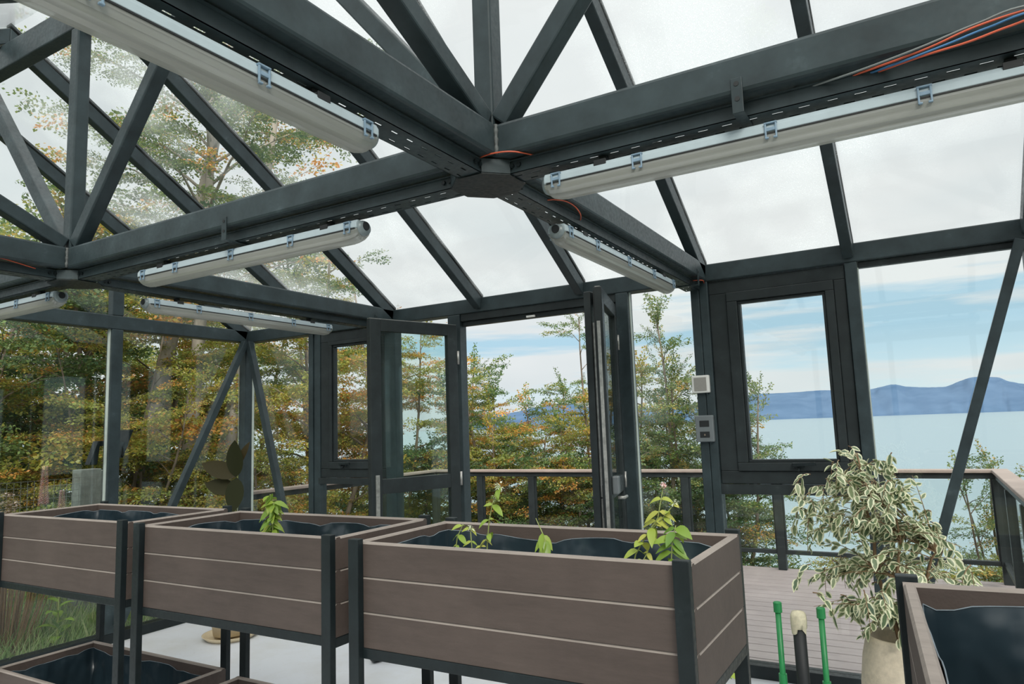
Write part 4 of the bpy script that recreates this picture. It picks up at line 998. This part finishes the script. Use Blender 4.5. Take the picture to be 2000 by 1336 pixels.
def tree(name, label, x, y, H, R, mat, bark='barkd', z0=None, trunk=.07, lean=(0, 0), clear=.15, nb=34, seed=1, kinds=('fan',), sp=.55, tone=.35, spread=.16, orange=.1, upfrac=.0, leafmul=1.0, dens=1.0, shape='round', stems=1, group='trees beyond the glass', cat='tree', extra_trunks=()):
    rg = np.random.default_rng(seed); zb = ground_z(x, y)-.1 if z0 is None else z0
    t = thing(name, label, cat, (x, y, zb), group)
    mb = MB(); n = 9; TP = []
    for q_ in range(stems):
        a_ = q_*2.399+seed; fan = 0 if stems == 1 else rg.uniform(.35, .95)*R*.8; hh_ = H*(1 if q_ == 0 else rg.uniform(.68, .98)); tp = []
        for i in range(n+1):
            u = i/n; tp.append(np.array([lean[0]*u*H + .05*H*.35*math.sin(u*5+seed+q_) + math.cos(a_)*fan*u**.8, lean[1]*u*H + .04*H*.35*math.sin(u*4+seed*2+q_) + math.sin(a_)*fan*u**.8, u*hh_*.96]))
        r_t = trunk*(1 if q_ == 0 else .75)/(1 if stems == 1 else 1.25)
        mb.tube([Vector(p) for p in tp], [r_t*(1-.86*(i/n)) + .004 for i in range(n+1)], 8); TP.append(tp)
    tp = TP[0]
    for (dx, dy, lx, ly, tr, hh) in extra_trunks:
        mb.tube([Vector((dx+lx*u, dy+ly*u, u*hh)) for u in (0, .25, .5, .75, 1)], [tr*(1-.6*u) for u in (0, .25, .5, .75, 1)], 9)
    at = lambda u, tp: tp[min(n-1, int(u*n))] + (tp[min(n, int(u*n)+1)] - tp[min(n-1, int(u*n))])*(u*n-int(u*n))
    O = []; D = []; Sc = []; Kd = []; segl = []
    for b in range(nb):
        u = clear + (1-clear)*((b+rg.random())/nb)**.9; u = min(u, .985)
        if shape == 'round': env = math.sin(PI*min(1, max(.02, ((u-clear)/(1-clear))*.80+.20)))**.7
        else: env = (1-(u-clear)/(1-clear))**.8*.9+.12
        Lb = R*env*rg.uniform(.5, 1.15)*(1 if stems == 1 else .85); az = b*2.399+rg.uniform(-.5, .5); elv = rg.uniform(.05, .45) + (.5*u)
        p0 = at(u, TP[b % stems]); dh = np.array([math.cos(az)*math.cos(elv), math.sin(az)*math.cos(elv), math.sin(elv)])
        ns = 5; pts = [p0]
        for k in range(ns):
            dh2 = dh + np.array([rg.uniform(-.16, .16), rg.uniform(-.16, .16), -.10*k+rg.uniform(-.05, .05)]); pts.append(pts[-1]+dh2*Lb/ns)
        r0 = max(.006, trunk*.34*(1-u*.6)); mb.tube([Vector(p) for p in pts], [r0*(1-.85*k/ns) for k in range(ns+1)], 5)
        nsp = max(3, int(Lb/(sp*.17)*dens))
        for k in range(nsp):
            v = .18+.82*(k+rg.random())/nsp; a = min(ns-1, int(v*ns)); q = pts[a]+(pts[a+1]-pts[a])*(v*ns-a)
            sd = 1 if k % 2 else -1; dv = pts[a+1]-pts[a]; an = math.atan2(dv[1], dv[0]) + sd*rg.uniform(.2, 1.1); ev = rg.uniform(-.15, .35)
            if rg.random() < upfrac: ev = rg.uniform(.7, 1.3)
            O.append(q); D.append((math.cos(an)*math.cos(ev), math.sin(an)*math.cos(ev), math.sin(ev))); Sc.append(sp*rg.uniform(.6, 1.15)*(1-.35*u)); Kd.append(kinds[rg.integers(len(kinds))] if ev < .6 else 'up')
        O.append(pts[-1]); D.append(tuple(pts[-1]-pts[-2])); Sc.append(sp*.9); Kd.append(kinds[0])
    for tq in TP:
        for k in range(3): O.append(tq[-1]-np.array([0, 0, .1*k])); D.append((rg.uniform(-.4, .4), rg.uniform(-.4, .4), 1)); Sc.append(sp*.9); Kd.append('up')
    O = np.array(O); D = np.array(D, float); Sc = np.array(Sc); Kd = np.array(Kd)
    tb = np.clip(rg.normal(tone, .14, len(O)), 0, 1); om = rg.random(len(O)) < orange; tb[om] = rg.uniform(.8, 1.0, om.sum())
    VV = []; TT = []
    pick = rg.integers(0, 3, len(O))
    for kd in set(Kd):
        for q in range(3):
            ix = np.where((Kd == kd) & (pick == q))[0]
            if not len(ix): continue
            mt = rotm(D[ix], rg.uniform(-.3, .3, len(ix)))
            V, to = leaves_from(T[kd, q], len(ix), rg, mt, O[ix], Sc[ix], tb[ix], spread, leafmul); VV.append(V); TT.append(to)
            # twigs
            for c_, i_ in enumerate(ix):
                for s_, (a, b, r_) in enumerate(T[kd, q][2]):
                    if s_ > 0 and s_ % 5: continue
                    A = mt[c_] @ (np.array(a)*Sc[i_]) + O[i_]; B = mt[c_] @ (np.array([b[0], b[1], -.10*b[0]**2])*Sc[i_]) + O[i_]
                    mb.tube([Vector(A), Vector(B)], [max(.0022, r_*Sc[i_]*.8), .0015], 3, False)
    mb.build('trunk', M[bark], t, smooth=True)
    V = np.concatenate(VV); to = np.concatenate(TT)
    npmesh('foliage', V, np.arange(len(V)).reshape(-1, 4), M[mat], t, {'tone': ('FACE', to)})
    return t
if True:
    # tall beeches left
    tree('beech_tree', 'tall olive beech tree directly behind the tall gable wall post', -5.6, .8, 5.0, 2.5, 'leaf_olive', 'barkd', seed=3, trunk=.09, nb=66, clear=.10, tone=.52, orange=.12, sp=.7, dens=1.0, stems=3)
    tree('beech_tree', 'tall beech with several pale grey trunks left of the corner post', -4.35, 1.35, 8.0, 2.6, 'leaf_green', 'barkg', seed=5, trunk=.115, nb=44, clear=.44, tone=.45, sp=.65, dens=.75, orange=.10, extra_trunks=((-.53, -.74, .80, 1.1, .125, 7.6), (.10, .14, .5, .6, .085, 6.6)))
    tree('beech_tree', 'yellow-olive young beech in front of the pale grey trunks', -4.15, .25, 3.3, 1.35, 'leaf_olive', 'barkd', seed=71, trunk=.035, nb=34, clear=.12, tone=.55, orange=.10, sp=.5, dens=.75, stems=3)
    tree('beech_tree', 'dense dark evergreen tree at the far left edge', -5.6, -1.2, 4.3, 2.2, 'leaf_dark', 'barkd', seed=7, nb=50, clear=.05, tone=.85, orange=0, sp=.75, dens=1.1, stems=2)
    tree('beech_tree', 'bushy yellow-green beech just right of the corner post', -3.55, 2.75, 3.9, 1.5, 'leaf_olive', 'barkd', seed=9, nb=46, clear=.08, tone=.55, orange=.10, sp=.6, dens=1.0, stems=3)
    tree('beech_tree', 'green backing tree behind the gable wall beeches', -8.8, .6, 5.2, 3.0, 'leaf_green', 'barkd', seed=11, nb=50, clear=.05, tone=.5, orange=0, sp=.95, dens=1.0, stems=3)
    tree('beech_tree', 'yellow-green tree far behind the pale grey trunks', -9.3, 5.2, 6.2, 3.0, 'leaf_olive', 'barkd', seed=13, nb=44, clear=.1, tone=.4, orange=.1, sp=.95, stems=3)
    tree('beech_tree', 'tall loose tree whose branch tips show through the roof panes above the door', -5.3, 4.6, 7.3, 1.8, 'leaf_green', 'barkg', seed=15, trunk=.08, nb=26, clear=.35, tone=.35, orange=.04, sp=.6, dens=.55, stems=2)
    tree('beech_tree', 'orange and green tree framed by the left casement window', -3.2, 3.9, 4.5, 1.1, 'leaf_olive', 'barkd', seed=17, trunk=.05, nb=38, clear=.1, tone=.50, orange=.22, sp=.45, dens=0.8, stems=3)
    tree('beech_tree', 'low orange-leaved bush below the left casement view', -4.4, 4.6, 3.3, 1.2, 'leaf_orange', 'barkd', seed=19, nb=26, clear=.15, tone=.5, orange=.2, sp=.55, dens=.8, stems=3)
    tree('beech_tree', 'green tree seen through the glass of the open left door leaf', -2.55, 4.9, 3.7, 1.2, 'leaf_green', 'barkd', seed=21, trunk=.05, nb=46, clear=.05, tone=.35, orange=.08, sp=.5, upfrac=.1, dens=1.0, stems=3)
    tree('beech_tree', 'golden beech filling the left half of the open doorway', -1.85, 4.75, 3.45, 1.15, 'leaf_olive', 'barkd', seed=23, trunk=.05, nb=54, clear=.05, tone=.50, orange=.22, sp=0.48, dens=1.15, stems=4)
    tree('beech_tree', 'slender green sapling rising highest in the middle of the doorway', -.70, 4.75, 4.15, .8, 'leaf_green', 'barkd', seed=25, trunk=.03, nb=24, clear=.30, tone=.40, orange=.08, sp=.38, upfrac=.35, dens=.45, stems=2)
    tree('beech_tree', 'amber-leaved bush at the right side of the open doorway', -.12, 4.7, 3.45, 1.05, 'leaf_olive', 'barkd', seed=27, trunk=.05, nb=50, clear=.08, tone=.55, orange=.20, sp=.46, dens=1.15, stems=3)
    tree('beech_tree', 'low green bush in the middle of the doorway view', -1.05, 4.9, 2.9, .95, 'leaf_green', 'barkd', seed=28, trunk=.04, nb=42, clear=.05, tone=.45, orange=.12, sp=.46, dens=1.1, stems=3)
    tree('beech_tree', 'grey-green upright shrub behind the narrow pane right of the door', .95, 4.55, 3.95, .95, 'leaf_teal', 'barkd', seed=29, trunk=.045, nb=64, clear=.08, tone=.45, orange=.06, sp=0.46, upfrac=.7, dens=1.1, stems=4)
    tree('beech_tree', 'green shrub with tips reaching into the big casement view', 1.42, 4.8, 2.95, .85, 'leaf_teal', 'barkd', seed=31, trunk=.035, nb=38, clear=.05, tone=.32, orange=.05, sp=.42, upfrac=.2, dens=1.0, stems=3)
    tree('beech_tree', 'thin twiggy shrub beyond the railing corner at right', 4.25, 4.9, 1.95, .9, 'leaf_teal', 'twig', seed=33, trunk=.022, nb=22, clear=.10, tone=.35, orange=.12, sp=.36, upfrac=.4, dens=.45, stems=5)
    tree('beech_tree', 'low sprig growing just past the deck edge behind the fig', 3.05, 3.95, .75, .5, 'leaf_teal', 'twig', seed=35, trunk=.015, nb=10, clear=.1, tone=.6, orange=.0, sp=.3, cat='shrub')
    # low dense shrubs on the bank under the doorway trees
    for i, (x, y, h, r) in enumerate(((-2.9, 4.2, 2.0, 1.1), (-1.6, 4.3, 1.9, 1.0), (-.5, 4.4, 1.8, .9), (.6, 4.4, 1.8, .9), (1.45, 4.5, 1.7, .7))):
        lb = ['dark green underbrush left of the door view', 'dark green underbrush below the golden beech', 'dark green underbrush behind the middle rail panels', 'dark green underbrush behind the right rail panels', 'dark green underbrush below the big casement left corner'][i]
        tree('underbrush', lb, x, y, h, r, 'leaf_green', 'barkd', seed=40+i, trunk=.03, nb=20, clear=.05, tone=.25, orange=.03, sp=.5, cat='shrub', group='underbrush on the bank')
    tree('underbrush', 'low green hedge beyond the deck at lower right', 4.2, 4.3, .62, .9, 'leaf_olive', 'twig', seed=50, trunk=.02, nb=26, clear=.05, tone=.35, orange=.02, sp=.32, cat='shrub', group='underbrush on the bank')
    tree('underbrush', 'low green hedge to the right of the railing corner', 5.4, 4.0, .62, .9, 'leaf_olive', 'twig', seed=51, trunk=.02, nb=22, clear=.05, tone=.35, orange=.02, sp=.32, cat='shrub', group='underbrush on the bank')
    for i, (x, y, h, r) in enumerate(((-4.2, .5, 1.9, 1.1), (-4.6, -.9, 1.7, 1.0), (-3.6, 1.6, 1.8, .9))):
        lb = ['olive bush low behind the wire fence', 'dark olive bush at the left edge behind the wire fence', 'green bush at the foot of the pale trunks'][i]
        tree('bush', lb, x, y, h, r, 'leaf_olive', 'barkd', seed=60+i, trunk=.03, nb=24, clear=.05, tone=.48, orange=.06, sp=.5, cat='shrub', group='bushes behind the fence')

# ---- grass outside the gable wall
rg = np.random.default_rng(77); n = 26000
gx = rg.uniform(-4.2, -1.95, n); gy = rg.uniform(-4.5, .3, n); hz = rg.uniform(.12, .48, n); a = rg.uniform(0, 6.28, n)
gzv = np.array([ground_z(x, y) for x, y in zip(gx, gy)]); wd = .008
b0 = np.stack([gx-np.cos(a)*wd, gy-np.sin(a)*wd, gzv], -1); b1 = np.stack([gx+np.cos(a)*wd, gy+np.sin(a)*wd, gzv], -1)
ln = rg.normal(0, .12, (n, 2)); mid = np.stack([gx+ln[:, 0]*.4, gy+ln[:, 1]*.4, gzv+hz*.6], -1); tip = np.stack([gx+ln[:, 0], gy+ln[:, 1], gzv+hz], -1)
V = np.stack([b0, b1, mid+[wd*.6, 0, 0], tip, mid-[wd*.6, 0, 0]], 1).reshape(-1, 3)
tag(npmesh('grass', V, np.arange(n*5).reshape(-1, 5), M['grass'], None, {'tone': ('FACE', rg.random(n))}), 'long green grass growing outside the gable wall', 'grass', kind='stuff')
t = thing('broad_leaf_weed', 'broad-leaved green weed among the grass outside the gable wall', 'weed', (-2.3, -1.33, ground_z(-2.3, -1.33))); LV = Leaves()
for j in range(13):
    a = j*2.4; LV.add((0, 0, .05+.04*j), (math.cos(a), math.sin(a), .8), (0, 0, 1), .26-.009*j, .11-.004*j, droop=.5, seg=6, tone=.15+.03*(j % 5))
LV.build('foliage', M['mint'], t); MB().tube([(0, 0, 0), (0, 0, .6)], [.008, .004], 6).build('stem', M['stemg'], t)
# ---- wire fence
XF = -2.86
t = thing('wire_fence', 'square-mesh wire fence running left from the weathered post', 'fence', (XF, -2.6, ground_z(XF, -2)))
lc = t.location; mb = MB()
z = -.2
while z < 1.22: mb.bar((XF, -4.6, z), (XF, -.62, z), .0032, .0032); z += .052
y = -4.6
while y < -.62: mb.bar((XF, y, -.3), (XF, y, 1.205), .0032, .0032, (1, 0, 0)); y += .052
local(mb, lc).build('mesh', M['wire'], t)
mb = MB()
for y in (-4.6, -2.9): mb.tube([(XF, y, -.35), (XF, y, 1.24)], .02, 8)
local(mb, lc).build('fence_post', M['wire'], t)
t = thing('weathered_post', 'squat weathered grey twin post at the end of the wire fence', 'post', (-3.0, -.74, -.35))
MB().box(-.07, .07, -.12, .07, 0, 1.62).build('post_block', M['concrete_post'], t, bevel=.008)
MB().box(-.09, .04, .075, .19, 0, 1.60).build('post_block', M['concrete_post'], t, bevel=.008)
# ---- lupins and pale flowering shrub
def lupin(x, y, h, label, seed):
    rg = random.Random(seed); z = ground_z(x, y); t = thing('lupin', label, 'flower', (x, y, z), 'pink lupins by the fence'); LV = Leaves()
    MB().tube([(0, 0, 0), (.01, 0, h)], [.006, .004], 6).build('stem', M['stemg'], t)
    for i in range(300):
        u = i/300; a = i*2.4; r = .034*(1-.5*u)
        LV.add((math.cos(a)*r*.4, math.sin(a)*r*.4, h-.30+.30*u), (math.cos(a), math.sin(a), .35), (0, 0, 1), r*1.0, r*.8, seg=2, tone=rg.random())
    LV.build('flower_spike', M['petal'], t)
lupin(-2.5, -1.374, 1.56, 'tall pink lupin spike at left before the wire fence', 1)
lupin(-2.5, -1.235, 1.36, 'short pink lupin spike nearer the weathered post', 2)
t = thing('flowering_shrub', 'pale pink flowering shrub at the left edge below the fence top', 'shrub', (-2.45, -1.66, -.3)); rg = random.Random(8); LV = Leaves(); mb = MB()
for i in range(110):
    a = rg.uniform(0, 6.28); r = rg.uniform(0, .42); h = rg.uniform(.95, 1.45) - r*.45; e_ = (math.cos(a)*r*.7, math.sin(a)*r, h)
    mb.tube([(e_[0]*.3, e_[1]*.3, .1), (e_[0]*.8, e_[1]*.8, h*.6), e_], [.004, .003, .0015], 4, False)
    for k in range(26):
        b_ = rg.uniform(0, 6.28); LV.add((e_[0]+rg.uniform(-.04, .04), e_[1]+rg.uniform(-.04, .04), e_[2]+rg.uniform(-.06, .02)), (math.cos(b_), math.sin(b_), rg.uniform(-.3, .8)), (0, 0, 1), .028, .018, seg=2, tone=rg.random())
mb.build('stem', M['stemb'], t); LV.build('foliage', M['pinkshrub'], t)
